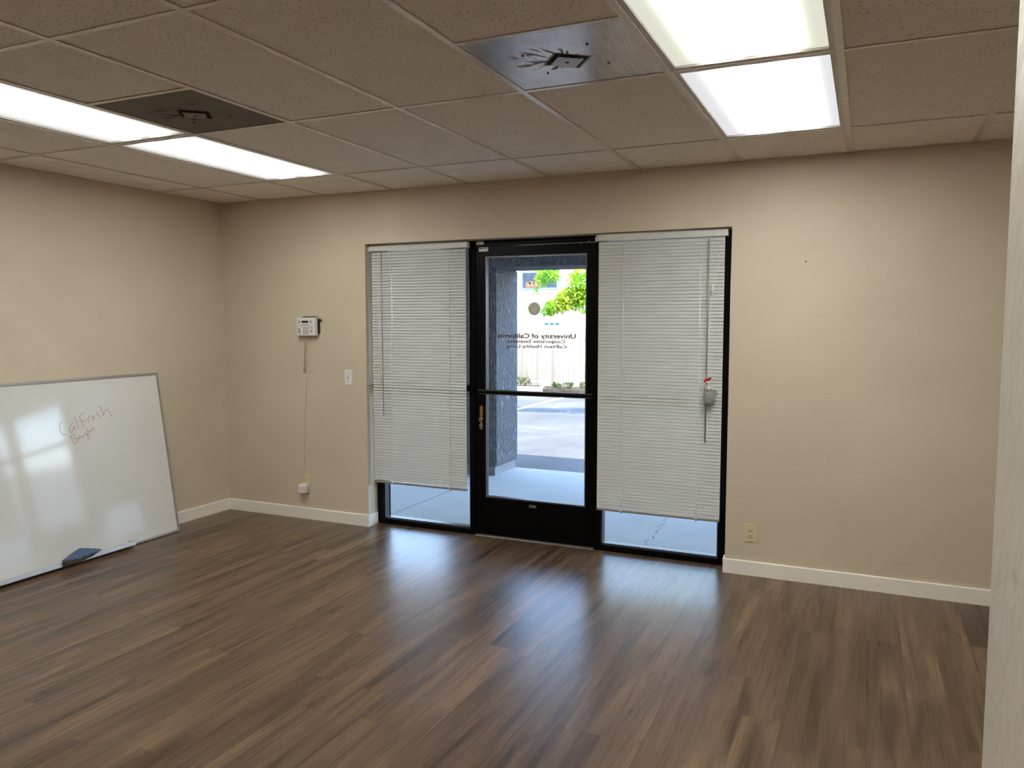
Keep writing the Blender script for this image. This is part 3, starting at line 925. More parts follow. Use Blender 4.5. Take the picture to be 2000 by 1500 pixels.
# bell-shaped speckled body, tail flared to the right
rings = [(-0.058, 0.018, 0.000), (-0.030, 0.026, 0.004), (0.000, 0.034, 0.008), (0.022, 0.034, 0.008), (0.040, 0.022, 0.000), (0.058, 0.015, -0.004), (0.075, 0.012, -0.006)]
bm = bmesh.new(); prev = None
for (z, r_, dx) in rings:
    ring = [bm.verts.new(O(dx + r_ * math.cos(t * math.pi / 10), z, 0.45 * r_ * math.sin(t * math.pi / 10))) for t in range(20)]
    if prev:
        for t in range(20):
            f = bm.faces.new((prev[t], prev[(t + 1) % 20], ring[(t + 1) % 20], ring[t])); f.smooth = True
    else: bm.faces.new(ring)
    prev = ring
bm.faces.new(prev); bmesh.ops.recalc_face_normals(bm, faces=list(bm.faces))
b._merge(bm)
body = sub('body', b, M['grey_mesh'], orn)
tl = MB()
bm = bmesh.new()
pts = [(0.020, 0.030), (0.036, 0.046), (0.052, 0.040), (0.060, 0.020), (0.052, 0.000), (0.034, -0.030), (0.022, -0.050), (0.016, -0.02)]
tl.prism([(ORN[0] + a, ORN[2] + c) for a, c in pts], 'y', ORN[1] - 0.006, ORN[1] + 0.006)
sub('tail', tl, M['grey_mesh'], orn)
hd = MB().sphere(O(-0.002, 0.072, -0.004), 0.019, (0.95, 0.8, 1.25))
hd.sphere(O(0.006, 0.045, -0.008), 0.017, (1.25, 0.7, 0.9))
head = sub('head', hd, M['white_felt'], orn)
cm = MB()
for k, (a, c, s) in enumerate(((-0.014, 0.094, 0.010), (-0.004, 0.101, 0.011), (0.007, 0.107, 0.010), (0.016, 0.114, 0.006))):
    cm.sphere(O(a, c, -0.006), s, (1.15, 0.5, 0.9), 14, 8)
sub('comb', cm, M['red_felt'], orn, head)['label'] = 'red comb'
bk = MB().cyl(O(-0.004, 0.080, -0.018), O(-0.006, 0.076, -0.030), 0.0065, 0.001, n=12)
sub('beak', bk, M['red_felt'], orn, head)['label'] = 'red beak'
ey = MB()
for a, c in ((-0.012, 0.046), (0.006, 0.038), (0.020, 0.048), (0.001, 0.052)):
    ey.sphere(O(a, c, -0.0205), 0.0034, (1, 0.6, 1), 10, 6)
sub('markings', ey, M['black_dot'], orn, head)
hk = MB().tube([O(-0.012, 0.10, 0.006), O(-0.014, 0.122, 0.008), O(-0.015, 0.135, 0.013), O(-0.015, 0.122, 0.019)], 0.0012, 6)
sub('loop', hk, M['string'], orn)

# --------------------------------------------------------------------------
# alarm keypad, its loose wires, adapter, outlets, switch
# --------------------------------------------------------------------------
KX0, KX1, KZ0, KZ1 = 0.787, 0.962, 1.452, 1.592
kp = empty('alarm_keypad', ((KX0 + KX1) / 2, 0, KZ0), 'white alarm keypad with small dark display and a cord hanging down the far wall', 'keypad')
kb = MB().box(KX0, KX1, -0.052, -0.020, KZ0, KZ1, bev=0.004, seg=3)
kb.box(KX0 + 0.004, KX1 - 0.004, -0.0215, -0.012, KZ0 + 0.004, KZ1 - 0.004)
case = sub('case', kb, M['white_plastic'], kp)
bkp = MB().box(KX0 + 0.02, KX1 - 0.01, -0.0125, 0.0, KZ0 + 0.01, KZ1 + 0.004, bev=0.002)
bkp.box(KX1 - 0.012, KX1 + 0.010, -0.014, 0.0, KZ0 + 0.02, KZ1 - 0.012, bev=0.002)
bkp.box(KX0 + 0.04, KX1 - 0.03, -0.022, -0.006, KZ1 - 0.002, KZ1 + 0.008, bev=0.001)
sub('mounting_box', bkp, M['dark_plastic'], kp)['label'] = 'black backing box'
hkp = MB().tube([(KX1 + 0.004, -0.008, 1.47), (KX1 + 0.006, -0.010, 1.545), (KX1 + 0.008, -0.012, 1.574), (KX1 + 0.018, -0.013, 1.580), (KX1 + 0.027, -0.014, 1.572), (KX1 + 0.030, -0.014, 1.560)], 0.0055, 8)
sub('cable_clip', hkp, M['dark_plastic'], kp)['label'] = 'black cable hook'
wt = MB().tube([(KX0 + 0.105, -0.004, KZ1 + 0.024), (KX0 + 0.107, -0.006, KZ1 + 0.010), (KX0 + 0.108, -0.012, KZ1 - 0.004)], 0.005, 8)
sub('cable_stub', wt, M['cord'], kp)
def fr(u, v): return (KX0 + u * (KX1 - KX0), KZ1 - v * (KZ1 - KZ0))
def face_box(mb, u0, u1, v0, v1, d=0.0012, bev=0.0004):
    a, b_ = fr(u0, v0), fr(u1, v1)
    mb.box(a[0], b_[0], -0.052 - d, -0.0515, b_[1], a[1], bev=bev, seg=1)
    return mb
sub('display', face_box(MB(), 0.28, 0.63, 0.175, 0.30), M['lcd'], kp, case)['label'] = 'dark display'
sub('groove', face_box(MB(), 0.05, 0.86, 0.466, 0.484, 0.0006, 0), M['grey_plastic'], kp, case)
for r_ in range(4):
    for c_ in range(3):
        u, v = 0.36 + 0.105 * c_, 0.55 + 0.105 * r_
        sub('key', face_box(MB(), u, u + 0.062, v, v + 0.052, 0.003), M['grey_plastic'], kp, case)
for c_ in range(4):
    u = 0.27 + 0.105 * c_
    sub('key', face_box(MB(), u, u + 0.055, 0.375, 0.425, 0.003), M['grey_plastic'], kp, case)
for r_ in range(3):
    v = 0.615 + 0.105 * r_
    sub('function_key', face_box(MB(), 0.085, 0.20, v, v + 0.062, 0.003), M['grey_plastic'], kp, case)
for c_ in range(2):
    u = 0.725 + 0.095 * c_
    sub('key', face_box(MB(), u, u + 0.055, 0.545, 0.60, 0.003), M['grey_plastic'], kp, case)
for (u, v) in ((0.14, 0.24), (0.76, 0.24), (0.785, 0.755)):
    a = fr(u, v)
    nv = MB().cyl((a[0], -0.0545, a[1]), (a[0], -0.0515, a[1]), 0.0075, n=18)
    for dx, dz in ((0, 0.012), (0, -0.012), (0.010, 0), (-0.010, 0)):
        nv.box(a[0] + dx - 0.002, a[0] + dx + 0.002, -0.0532, -0.0515, a[1] + dz - 0.002, a[1] + dz + 0.002)
    sub('arrow_pad', nv, M['grey_plastic'], kp, case)
# loose wires under the keypad
rnd = random.Random(3)
def wig(x0, z0, x1, z1, y, n, amp, seed):
    r2 = random.Random(seed)
    return [(x0 + (x1 - x0) * k / n + (r2.uniform(-amp, amp) if 0 < k < n else 0), y + r2.uniform(-0.002, 0.001), z0 + (z1 - z0) * k / n) for k in range(n + 1)]
wires = [
    [(0.842, -0.026, 1.458), (0.835, -0.018, 1.42), (0.826, -0.010, 1.37), (0.818, -0.008, 1.30), (0.812, -0.007, 1.22), (0.806, -0.007, 1.165)],
    [(0.846, -0.026, 1.458), (0.836, -0.018, 1.40), (0.832, -0.010, 1.33), (0.822, -0.008, 1.27), (0.826, -0.007, 1.20), (0.821, -0.007, 1.155)],
    [(0.852, -0.026, 1.458), (0.852, -0.018, 1.38), (0.853, -0.010, 1.30), (0.862, -0.008, 1.22), (0.865, -0.007, 1.18), (0.856, -0.007, 1.145)],
]
for k, pts in enumerate(wires):
    sub('loose_wire', MB().tube(pts, 0.0024 if k < 2 else 0.0018, 8), M['cord'] if k != 1 else M['cord_dark'], kp)

def outlet(x, z, label, plugged):
    root = empty('wall_outlet', (x, 0, z), label, 'wall outlet', 'cream duplex outlets on the far wall')
    p = MB().box(x - 0.035, x + 0.035, -0.0055, 0.0, z - 0.0575, z + 0.0575, bev=0.002, seg=2)
    plate_ = sub('cover_plate', p, M['cream_plastic'], root)
    for s in (1, -1):
        r_ = MB()
        prof = [(0.0165, -0.0050), (0.0165, -0.0072), (0.0155, -0.0078), (0.001, -0.0078)]
        r_.lathe(prof, (x, 0, z + s * 0.0195), axis='y', n=28)
        rec = sub('receptacle', r_, M['cream_plastic'], root)
        sl = MB()
        for dx, hh in ((-0.0065, 0.0042), (0.0065, 0.0036)):
            sl.box(x + dx - 0.0013, x + dx + 0.0013, -0.0082, -0.0076, z + s * 0.0195 + 0.003 - hh, z + s * 0.0195 + 0.003 + hh)
        sl.cyl((x, -0.0082, z + s * 0.0195 - 0.0085), (x, -0.0076, z + s * 0.0195 - 0.0085), 0.0028, n=12)
        sub('slots', sl, M['black_dot'], root, rec)
        sr = MB()
        for k in range(28):
            a0, a1 = 2 * math.pi * k / 28, 2 * math.pi * (k + 1) / 28
            sr.quad(*[(x + rr * math.cos(a), -0.00565, z + s * 0.0195 + rr * math.sin(a)) for rr, a in ((0.0165, a0), (0.0178, a0), (0.0178, a1), (0.0165, a1))])
        sub('seam', sr, M['grey_plastic'], root, rec)
    sub('screw', MB().cyl((x, -0.0068, z), (x, -0.0050, z), 0.003, n=12), M['cream_plastic'], root)
    return root
outlet(4.204, 0.266, 'cream wall outlet with both sockets free, right of the entrance', False)
outlet(0.810, 0.298, 'cream wall outlet with a white adapter plugged in, low by the left corner', True)

ad = empty('power_adapter', (0.797, -0.0084, 0.262), 'white plug-in power adapter in the left wall outlet, under the keypad cord', 'adapter')
ab = MB().box(0.766, 0.834, -0.058, -0.016, 0.212, 0.274, bev=0.006, seg=3)
ab.box(0.780, 0.830, -0.0170, -0.0084, 0.222, 0.288, bev=0.002)
ab.prism([(-0.054, 0.272), (-0.020, 0.272), (-0.024, 0.282), (-0.050, 0.280)], 'x', 0.772, 0.828)
sub('adapter_body', ab, M['white_plastic'], ad)
sub('prongs', MB().box(0.8020, 0.8050, -0.012, 0.0005, 0.277, 0.284).box(0.8150, 0.8180, -0.012, 0.0005, 0.277, 0.284), M['brass'], ad)
cord = [(0.790, -0.03, 0.286), (0.780, -0.022, 0.304), (0.775, -0.012, 0.335), (0.783, -0.009, 0.385), (0.796, -0.006, 0.44), (0.800, -0.005, 0.48),
        (0.792, -0.005, 0.53), (0.795, -0.005, 0.60), (0.812, -0.005, 0.68), (0.816, -0.005, 0.72), (0.806, -0.005, 0.77), (0.812, -0.005, 0.84),
        (0.818, -0.005, 0.90), (0.815, -0.005, 0.98), (0.826, -0.005, 1.06), (0.836, -0.006, 1.14), (0.838, -0.007, 1.24), (0.842, -0.009, 1.34), (0.848, -0.016, 1.42), (0.850, -0.026, 1.459)]
def smooth(pts, it=2):
    pts = [V(p) for p in pts]
    for _ in range(it):
        q = [pts[0]]
        for a, b in zip(pts, pts[1:]): q += [a * 0.75 + b * 0.25, a * 0.25 + b * 0.75]
        q.append(pts[-1]); pts = q
    return pts
sub('power_cord', MB().tube(smooth(cord), 0.0025, 8), M['cord'], kp)

swx, swz = 1.2285, 1.138
sw = empty('light_switch', (swx, 0, swz), 'white light switch plate beside the left blind', 'light switch')
sub('cover_plate', MB().box(swx - 0.035, swx + 0.035, -0.0055, 0.0, swz - 0.0575, swz + 0.0575, bev=0.002, seg=2), M['white_plastic'], sw)
tg = MB().prism([(-0.005, swz - 0.008), (-0.016, swz + 0.004), (-0.016, swz + 0.011), (-0.005, swz + 0.012)], 'x', swx - 0.005, swx + 0.005)
tgo = sub('toggle', tg, M['white_plastic'], sw)
ss = MB().box(swx - 0.0065, swx + 0.0065, -0.0060, -0.0052, swz - 0.0125, swz + 0.0135)
sub('toggle_slot', ss, M['grey_plastic'], sw)
for s in (1, -1):
    sub('screw', MB().cyl((swx, -0.0066, swz + s * 0.030), (swx, -0.0050, swz + s * 0.030), 0.0032, n=12), M['dull_metal'], sw)

nail = MB().cyl((4.478, -0.008, 1.911), (4.478, 0.001, 1.911), 0.0045, 0.0035, n=12)
tag(nail.build('nail', M['dark_plastic']), 'tiny dark nail in the bare wall right of the entrance', 'nail')

# --------------------------------------------------------------------------
# whiteboard leaning on the left wall (local axes: x along its width away from the corner, z up its face)
# --------------------------------------------------------------------------
LEAN = R(8.35)
BW, BHT = 2.44, 1.193
B0 = V((0.190, -0.700, 0.004))
wbd = empty('whiteboard', B0, 'large whiteboard with red handwriting leaning against the left wall', 'whiteboard')
# rotation: local x -> -Y world, local y -> into wall, local z -> up the board
ax = V((0, -1, 0)); az = V((-math.sin(LEAN), 0, math.cos(LEAN))); ay = az.cross(ax)
wbd.rotation_euler = Matrix((ax, ay, az)).transposed().to_euler()
def wpart(name, mb, mat, parent=None):
    # shapes below are written with -y towards the room; the board's local +y faces the room
    for v in mb.bm.verts: v.co.y = -v.co.y
    bmesh.ops.reverse_faces(mb.bm, faces=list(mb.bm.faces))
    o = mb.build(name, mat, None); o.parent = parent if parent is not None else wbd; return o
f = MB()
fw = 0.020
f.box(0, fw, -0.003, 0.016, 0, BHT, bev=0.003); f.box(BW - fw, BW, -0.003, 0.016, 0, BHT, bev=0.003)
f.box(fw, BW - fw, -0.003, 0.016, BHT - fw, BHT, bev=0.003); f.box(fw, BW - fw, -0.003, 0.016, 0, fw * 0.8, bev=0.003)
wpart('board_frame', f, M['board_frame'])['label'] = 'satin grey metal frame'
surf = wpart('writing_surface', MB().box(fw * 0.6, BW - fw * 0.6, 0.001, 0.013, fw * 0.5, BHT - fw * 0.6), M['board'])
TR0 = 0.447
tr = MB().prism([(-0.003, 0.004), (-0.060, 0.006), (-0.066, 0.010), (-0.066, 0.036), (-0.062, 0.037), (-0.059, 0.013), (-0.003, 0.012)], 'x', TR0, BW - 0.33)
tray = wpart('marker_tray', tr, M['tray'])
ec = MB().prism([(-0.003, 0.002), (-0.062, 0.004), (-0.067, 0.009), (-0.067, 0.037), (-0.003, 0.040)], 'x', TR0 - 0.008, TR0)
wpart('tray_end_cap', ec, M['tray'], tray)

STROKES = [
 [(0.799,0.9193),(0.8124,0.9138),(0.825,0.8965),(0.8291,0.8783),(0.827,0.8592),(0.8185,0.8416),(0.805,0.8316),(0.7874,0.8316)],
 [(0.7212,0.8959),(0.731,0.8994),(0.7454,0.8892),(0.7571,0.8716),(0.7609,0.8555),(0.7568,0.8407),(0.748,0.8395),(0.7374,0.8501),(0.7282,0.868),(0.7236,0.8842),(0.7256,0.8677),(0.7237,0.8555),(0.7164,0.8522)],
 [(0.7121,0.9379),(0.706,0.9109),(0.7007,0.8862),(0.6949,0.8567)],
 [(0.6368,0.9586),(0.6547,0.9545),(0.6755,0.9387),(0.6712,0.9165),(0.6629,0.8938),(0.6541,0.8661)],
 [(0.6623,0.8973),(0.6512,0.9008),(0.6386,0.9054)],
 [(0.6218,0.9108),(0.6143,0.899),(0.6081,0.8873)],
 [(0.6191,0.9105),(0.6116,0.9242),(0.6007,0.934),(0.591,0.9354)],
 [(0.5829,0.9186),(0.5715,0.9222),(0.5675,0.9303),(0.5755,0.9312),(0.5838,0.9211),(0.5844,0.9089),(0.5742,0.9053),(0.5654,0.9092)],
 [(0.5371,0.9492),(0.5473,0.9454),(0.5473,0.9367),(0.5346,0.9304),(0.525,0.9219),(0.5275,0.9148),(0.5358,0.9145)],
 [(0.5226,0.9885),(0.5092,0.9772),(0.501,0.959),(0.4973,0.9387),(0.4964,0.9188),(0.4879,0.9452),(0.4773,0.959),(0.4659,0.9603),(0.4512,0.9463),(0.4397,0.93),(0.4356,0.912)],
 [(0.7617,0.8175),(0.7556,0.8072),(0.7492,0.7825),(0.7397,0.7609)],
 [(0.7613,0.8199),(0.7425,0.8257),(0.7302,0.8217),(0.7294,0.8108),(0.7398,0.7931),(0.7214,0.7954),(0.7107,0.7891),(0.7138,0.7776),(0.726,0.7661),(0.7397,0.7609)],
 [(0.6987,0.8079),(0.7076,0.8007),(0.708,0.79),(0.6991,0.7887),(0.6914,0.7961),(0.6938,0.806),(0.6987,0.8079)],
 [(0.6883,0.8077),(0.6833,0.7974),(0.6745,0.795),(0.6677,0.8049),(0.6677,0.8134),(0.6645,0.7997)],
 [(0.6419,0.8258),(0.6532,0.8212),(0.6562,0.8107),(0.6486,0.8084),(0.6369,0.8154),(0.6344,0.8224),(0.6358,0.8055),(0.6388,0.7865),(0.6353,0.7751),(0.6257,0.7762),(0.6223,0.7891),(0.6255,0.8114)],
 [(0.6381,0.8495),(0.629,0.8314),(0.624,0.8125),(0.6244,0.8235),(0.6181,0.8324),(0.6099,0.8338),(0.6044,0.8258),(0.5993,0.8153)],
 [(0.5955,0.8564),(0.5868,0.8431),(0.5811,0.8277)],
 [(0.6095,0.8362),(0.5841,0.8428)]]
hw = MB()
def stroke(mb, pts, wdt=0.0032):
    pts = [V((a, 0, c)) for a, c in pts]
    q = pts
    for _ in range(2):
        n = [q[0]]
        for a, b in zip(q, q[1:]): n += [a * 0.75 + b * 0.25, a * 0.25 + b * 0.75]
        n.append(q[-1]); q = n
    q = [p for i, p in enumerate(q) if i == 0 or (p - q[i - 1]).length > 1e-5]
    L, Rr = [], []
    for i, p in enumerate(q):
        t = (q[min(i + 1, len(q) - 1)] - q[max(i - 1, 0)]).normalized()
        s = V((-t.z, 0, t.x)) * wdt * (0.5 + 0.18 * math.sin(i * 1.3))
        L.append(mb.bm.verts.new((p.x + s.x, 0.0006, p.z + s.z))); Rr.append(mb.bm.verts.new((p.x - s.x, 0.0006, p.z - s.z)))
    for i in range(len(q) - 1):
        mb.bm.faces.new((L[i], L[i + 1], Rr[i + 1], Rr[i]))
for s in STROKES: stroke(hw, s)
wpart('handwriting', hw, M['marker'], surf)['label'] = 'red marker handwriting'

# blue cloth in the tray (board-local outline, leaning from the tray lip back to the board)
cl = bmesh.new()
NU, NV = 18, 12
bot = [(0.990, -0.071, 0.012), (0.935, -0.072, 0.010), (0.880, -0.072, 0.010), (0.826, -0.071, 0.014), (0.775, -0.070, 0.022), (0.725, -0.068, 0.036)]
mid = [(0.988, -0.069, 0.040), (0.935, -0.068, 0.042), (0.880, -0.068, 0.042), (0.826, -0.068, 0.042), (0.775, -0.067, 0.042), (0.712, -0.066, 0.042)]
top = [(0.985, -0.062, 0.046), (0.930, -0.045, 0.058), (0.870, -0.022, 0.072), (0.820, -0.014, 0.086), (0.765, -0.020, 0.072), (0.700, -0.050, 0.050)]
def lerp_chain(ch, t):
    f = t * (len(ch) - 1); i = min(int(f), len(ch) - 2)
    return V(ch[i]).lerp(V(ch[i + 1]), f - i)
gr = []
for i in range(NU + 1):
    row = []
    for j in range(NV + 1):
        if j <= 4: p = lerp_chain(bot, i / NU).lerp(lerp_chain(mid, i / NU), j / 4)
        else: p = lerp_chain(mid, i / NU).lerp(lerp_chain(top, i / NU), (j - 4) / (NV - 4))
        b_ = math.sin(math.pi * j / NV)
        p.y -= 0.008 * b_ + 0.004 * math.sin(i * 0.9 + j * 0.5) * b_
        p.z += 0.004 * math.sin(i * 1.4) * b_
        row.append(cl.verts.new(p))
    gr.append(row)
for i in range(NU):
    for j in range(NV):
        f = cl.faces.new((gr[i][j], gr[i + 1][j], gr[i + 1][j + 1], gr[i][j + 1])); f.smooth = True
        f.material_index = 1 if (j < 3 or (i < 4 and j < 7)) else 0  # darker grey-brown along the bottom and at one end
bmesh.ops.solidify(cl, geom=list(cl.faces), thickness=0.003)
Mw = Matrix.Translation(B0) @ Matrix((ax, ay, az)).transposed().to_4x4() @ Matrix.Diagonal((1, -1, 1, 1))
bmesh.ops.transform(cl, matrix=Mw, verts=list(cl.verts))
bmesh.ops.recalc_face_normals(cl, faces=list(cl.faces))
cb = MB(); me_ = bpy.data.meshes.new('t'); cl.to_mesh(me_); cl.free(); cb.bm.from_mesh(me_); bpy.data.meshes.remove(me_)
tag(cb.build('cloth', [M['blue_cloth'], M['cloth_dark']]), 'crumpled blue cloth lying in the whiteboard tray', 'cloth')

# --------------------------------------------------------------------------
# outside: porch, column, parking lot, fence, building, tree
# --------------------------------------------------------------------------
struct('porch_slab', MB().box(-8, 14, 0.135, 2.79, -0.4, SLAB_Z, bev=0.006), M['concrete'], 'pale concrete walkway outside the door', 'walkway')
struct('parking_lot', MB().box(-30, 30, 2.6, 30, -0.6, LOT_Z), M['asphalt'], 'sunlit grey asphalt parking lot with white stall lines', 'parking lot')

CX1, CY0, CY1, CX0 = 1.398, 2.25, 2.80, 0.80
pc = empty('porch_column', ((CX0 + CX1) / 2, (CY0 + CY1) / 2, SLAB_Z), 'rough grey stucco porch column seen through the door glass', 'column')
sh = MB()
bm = bmesh.new(); bmesh.ops.create_cube(bm, size=1.0)
bmesh.ops.transform(bm, matrix=Matrix.Translation(((CX0 + CX1) / 2, (CY0 + CY1) / 2, (0.07 + 2.098) / 2)) @ Matrix.Diagonal((CX1 - CX0, CY1 - CY0, 2.098 - 0.07, 1)), verts=list(bm.verts))
bmesh.ops.bevel(bm, geom=list(bm.edges), offset=0.012, segments=2, affect='EDGES')
sh._merge(bm)
sub('column_shaft', sh, M['stucco'], pc)
sub('column_base', MB().box(CX0 + 0.02, CX1 - 0.02, CY0 + 0.02, CY1 - 0.02, SLAB_Z - 0.001, 0.075, bev=0.004), M['stucco_base'], pc)
struct('porch_beam', MB().box(-8, 14, CY0, CY1, 2.097, 2.62, bev=0.012), M['stucco'], 'dark stucco beam across the top of the porch', 'beam')
struct('porch_roof', MB().box(-8, 14, WALL_T, 2.86, 2.62, 2.80), M['porch_ceil'], 'porch roof over the walkway', 'porch roof')

# fence of individually ragged boards
fe = empty('fence', (-3.0, 13.5, LOT_Z), 'sun-bleached wooden board fence across the parking lot', 'fence')
rf = random.Random(11)
fb = MB()
x = -16.0
while x < 10.0:
    wv = 0.142
    top = 1.445 + rf.uniform(-0.035, 0.035) + 0.03 * math.sin(x * 0.8)
    dx = rf.uniform(-0.003, 0.003); dyy = rf.uniform(-0.006, 0.006)
    x0_, x1_ = x + 0.004, x + wv - 0.004
    e = 0.022
    fb.prism([(x0_ + dx, LOT_Z + 0.02), (x1_ + dx, LOT_Z + 0.02), (x1_, top - e), (x1_ - e, top), (x0_ + e, top), (x0_, top - e)], 'y', 13.50 + dyy, 13.518 + dyy)
    x += wv
sub('fence_boards', fb, M['fence'], fe)
for k in range(11):
    sub('fence_post', MB().box(-15 + 2.4 * k, -14.91 + 2.4 * k, 13.56, 13.65, LOT_Z, 1.30), M['fence'], fe)
rl = MB()
for z in (0.15, 1.05): rl.box(-16, 10, 13.525, 13.562, z, z + 0.09)
sub('fence_rail', rl, M['fence'], fe)

struct('planting_bed', MB().box(-16, 10, 12.75, 13.49, LOT_Z - 0.1, -0.07, bev=0.02), M['gravel'], 'brown gravel bed along the foot of the fence', 'gravel bed')
ws = MB()
for k in range(1):
    ws.prism([(12.46, LOT_Z), (12.48, LOT_Z + 0.11), (12.52, LOT_Z + 0.13), (12.60, LOT_Z + 0.13), (12.64, LOT_Z + 0.11), (12.66, LOT_Z)], 'x', -4.12, -2.30)
tag(ws.build('wheel_stop', M['white_paint']), 'low white wheel stop at the end of the parking stall', 'wheel stop')
pst = empty('marker_post', (-2.42, 12.95, -0.075), 'short white stake with a cross piece in the gravel bed', 'post')
sub('stake', MB().box(-2.46, -2.38, 12.90, 12.96, -0.075, 0.10, bev=0.006), M['white_paint'], pst)
sub('cross_piece', MB().box(-2.72, -2.38, 12.87, 12.90, 0.06, 0.11, bev=0.006), M['white_paint'], pst)

def leaf_quad(bm, c, d, up, L, W_, mat=0):
    s = d.cross(up)
    if s.length < 1e-4: s = V((1, 0, 0))
    s.normalize()
    a = bm.verts.new(c); b = bm.verts.new(c + d * L * 0.5 + s * W_ * 0.5); e = bm.verts.new(c + d * L); g = bm.verts.new(c + d * L * 0.5 - s * W_ * 0.5)
    f = bm.faces.new((a, b, e, g)); f.material_index = mat

def shrub(x, y, z, h, w, n, label, seed, upright=0.6):
    r2 = random.Random(seed)
    root = empty('shrub', (x, y, z), label, 'shrub', 'low plants along the fence')
    st = MB()
    for k in range(5):
        a = r2.uniform(0, 6.28)
        st.tube([(x, y, z - 0.01), (x + 0.3 * w * math.cos(a) * 0.5, y + 0.3 * w * math.sin(a) * 0.5, z + h * 0.4), (x + 0.4 * w * math.cos(a), y + 0.4 * w * math.sin(a), z + h * 0.75)], 0.006, 5)
    sub('stems', st, M['bark'], root)
    lm = MB()
    for k in range(n):
        a = r2.uniform(0, 6.28); rr = math.sqrt(r2.random()) * w * 0.5; zz = r2.uniform(0.08, 0.85) * h
        c = V((x + rr * math.cos(a), y + rr * math.sin(a) * 0.8, z + zz))
        d = V((math.cos(a) * (1 - upright), math.sin(a) * (1 - upright), upright + r2.uniform(-0.3, 0.3))).normalized()
        leaf_quad(lm.bm, c, d, V((r2.uniform(-1, 1), r2.uniform(-1, 1), 0.5)).normalized(), 0.09, 0.035)
    sub('leaves', lm, M['shrub'], root)
shrub(-3.36, 13.2, -0.075, 0.42, 0.20, 60, 'upright yellow-green plant at the foot of the fence', 1, 0.8)
shrub(-3.02, 13.2, -0.075, 0.20, 0.42, 60, 'tiny ragged plant right of the upright one, by the fence', 2, 0.7)
shrub(-1.90, 12.95, -0.075, 0.15, 0.45, 120, 'low spreading green plant right of the white stake', 3, 0.3)
shrub(-1.25, 13.05, -0.075, 0.17, 0.36, 80, 'low grey-green plant at the edge of the door glass', 4, 0.3)

bd = empty('building', (-6, 26.5, LOT_Z), 'white stucco building beyond the fence with one window', 'building')
sub('wall', MB().box(-30, 16, 26, 34, -0.6, 6.2), M['stucco_white'], bd)
sub('added_side_wing', MB().box(17, 25, 5.5, 26, -0.6, 2.25), M['stucco_white'], bd)  # unseen wing, added to block horizon glare in the whiteboard's reflection
wf = MB().box(-8.72, -6.95, 25.93, 26.0, 2.88, 3.70, bev=0.01)
wo = sub('window_frame', wf, M['bld_trim'], bd)
sub('window_glass', MB().box(-8.60, -7.07, 25.92, 25.935, 2.98, 3.60), M['bld_glass'], bd, wo)
bx = MB()
for (a, c, w_, h_) in ((-8.45, 2.985, 0.22, 0.22), (-8.22, 2.985, 0.16, 0.14), (-8.05, 2.985, 0.26, 0.20), (-8.30, 3.13, 0.18, 0.12)):
    bx.box(a, a + w_, 25.905, 25.921, c, c + h_)
sub('sill_boxes', bx, M['bld_box'], bd, wo)['label'] = 'tan boxes along the sill'
for k in range(3):
    lv = MB()
    for q in range(3): lv.box(-7.62 + 0.24 * k, -7.44 + 0.24 * k, 25.96, 26.0, 1.40 + 0.035 * q, 1.425 + 0.035 * q)
    lv.box(-7.62 + 0.24 * k, -7.44 + 0.24 * k, 25.985, 26.0, 1.395, 1.505)
    sub('louvre', lv, M['vent_blue'], bd)

# honey locust standing in the lot, right of the door's view
tr_ = empty('tree', (2.9, 8.4, LOT_Z), 'green and yellow leafed tree whose branches hang over the parking lot', 'tree')
tk = MB().tube(smooth([(2.9, 8.4, LOT_Z - 0.05), (2.92, 8.42, 0.9), (2.85, 8.38, 1.8), (2.95, 8.4, 2.8), (3.2, 8.3, 3.5)]), 0.13, 12, taper=0.06)
sub('trunk', tk, M['bark'], tr_)
rt = random.Random(21)
CL = [  # leaf clusters: centre, radii, leaves
 ((0.34, 8.0, 2.27), (0.26, 0.35, 0.24), 500), ((0.12, 8.05, 2.02), (0.30, 0.35, 0.16), 460), ((-0.13, 8.0, 1.86), (0.24, 0.3, 0.13), 300),
 ((0.40, 8.05, 2.00), (0.22, 0.3, 0.16), 300), ((-0.30, 8.0, 1.77), (0.13, 0.2, 0.10), 110), ((0.16, 8.0, 1.86), (0.20, 0.3, 0.08), 120),
 ((-0.34, 8.05, 2.43), (0.17, 0.25, 0.08), 110), ((-0.44, 8.0, 2.32), (0.09, 0.2, 0.13), 70), ((-0.24, 8.0, 2.36), (0.13, 0.2, 0.09), 100),
 ((-0.55, 8.0, 2.12), (0.05, 0.08, 0.07), 12), ((-0.67, 8.0, 1.86), (0.025, 0.05, 0.06), 4), ((0.40, 8.0, 1.76), (0.09, 0.15, 0.05), 20),
 ((0.95, 8.1, 2.35), (0.5, 0.5, 0.45), 700), ((1.6, 8.2, 2.6), (0.6, 0.6, 0.5), 700), ((2.6, 8.3, 2.9), (0.8, 0.7, 0.45), 700),
 ((2.9, 8.2, 2.5), (0.6, 0.6, 0.3), 500), ((4.6, 7.6, 4.0), (1.5, 1.3, 0.9), 1500), ((2.0, 8.2, 3.1), (0.6, 0.5, 0.35), 300), ((4.4, 8.2, 3.3), (1.1, 1.0, 0.6), 900),
]
lm = MB()
for c, rad, n in CL:
    for k in range(int(n * 1.7)):
        while True:
            q = V((rt.uniform(-1, 1), rt.uniform(-1, 1), rt.uniform(-1, 1)))
            if q.length < 1: break
        p = V(c) + V((q.x * rad[0], q.y * rad[1], q.z * rad[2]))
        d = V((rt.uniform(-1, 1), rt.uniform(-1, 1), rt.uniform(-1.0, 0.15))).normalized()
        leaf_quad(lm.bm, p, d, V((rt.uniform(-1, 1), rt.uniform(-1, 1), 1)).normalized(), rt.uniform(0.07, 0.12), rt.uniform(0.026, 0.042))
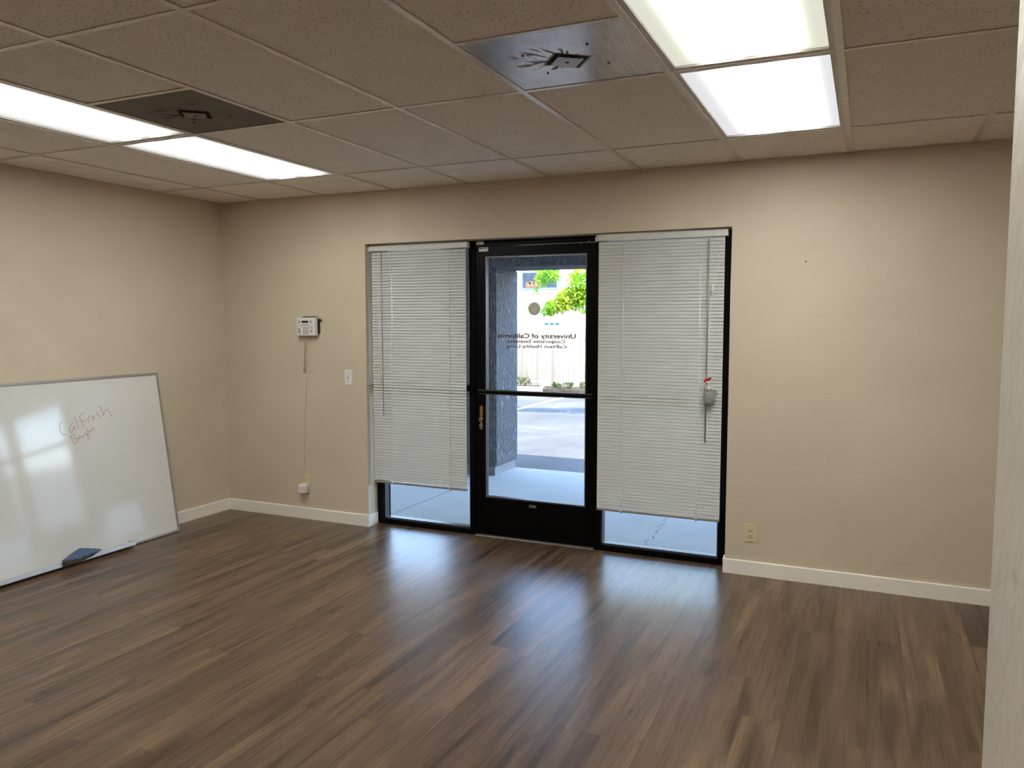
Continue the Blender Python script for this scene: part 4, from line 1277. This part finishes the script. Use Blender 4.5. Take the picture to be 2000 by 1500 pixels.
sub('leaves', lm, M['leaf'], tr_)
bb = MB()
for pts in ([(2.9, 8.4, 2.4), (2.0, 8.3, 2.75), (1.1, 8.15, 2.55), (0.4, 8.05, 2.2), (-0.12, 8.02, 1.88), (-0.32, 8.0, 1.76)],
            [(1.1, 8.15, 2.55), (0.5, 8.05, 2.52), (-0.1, 8.03, 2.50), (-0.35, 8.02, 2.42), (-0.55, 8.0, 2.13)],
            [(2.9, 8.4, 3.0), (3.6, 8.3, 3.4), (4.5, 8.0, 3.9)], [(2.9, 8.4, 2.7), (2.5, 8.3, 3.0), (2.0, 8.2, 3.1)]):
    bb.tube(smooth(pts), 0.035, 8, taper=0.005)
sub('branches', bb, M['bark'], tr_)

# --------------------------------------------------------------------------
# light: sun and sky outside, the lit ceiling panels inside
# --------------------------------------------------------------------------
SUN_E, SUN_STR, SKY_STR = 56, 13.0, 1.9
su = bpy.data.lights.new('sun', 'SUN'); su.energy = SUN_STR; su.angle = R(0.53); su.color = (1.0, 0.93, 0.84)
so = bpy.data.objects.new('sun', su); COL.objects.link(so)
el, azm = R(SUN_E), R(45)                     # from the building side, over the right shoulder
dirv = V((math.sin(azm) * math.cos(el), -math.cos(azm) * math.cos(el), math.sin(el)))
so.rotation_euler = dirv.to_track_quat('Z', 'Y').to_euler()
so.location = (10, -10, 15)

wd = bpy.data.worlds.new('World'); sc.world = wd; wd.use_nodes = True
nt = wd.node_tree; nt.nodes.clear()
sky = nt.nodes.new('ShaderNodeTexSky'); sky.sky_type = 'NISHITA'; sky.sun_disc = False
sky.sun_elevation = el; sky.sun_rotation = R(135); sky.altitude = 100; sky.air_density = 1.0; sky.dust_density = 0.6; sky.ozone_density = 1.4
bg = nt.nodes.new('ShaderNodeBackground'); bg.inputs[1].default_value = SKY_STR
wo_ = nt.nodes.new('ShaderNodeOutputWorld')
nt.links.new(sky.outputs[0], bg.inputs[0]); nt.links.new(bg.outputs[0], wo_.inputs[0])

# --------------------------------------------------------------------------
# camera
# --------------------------------------------------------------------------
cam = bpy.data.cameras.new('camera'); cam.sensor_width = 36.0; cam.lens = 1533.929 / 2000 * 36.0
cam.clip_start = 0.05; cam.clip_end = 200
co_ = bpy.data.objects.new('camera', cam); COL.objects.link(co_)
co_.location = (4.81672, -4.92875, 1.56384)
co_.rotation_euler = (R(85.4244), 0, R(24.2795))
sc.camera = co_
for o in bpy.data.objects:
    if '_w' in o: del o['_w']

sc.view_settings.view_transform = 'Standard'
sc.view_settings.look = 'None'
sc.view_settings.exposure = 0.0
sc.view_settings.gamma = 1.0
sc.view_settings.use_curve_mapping = False
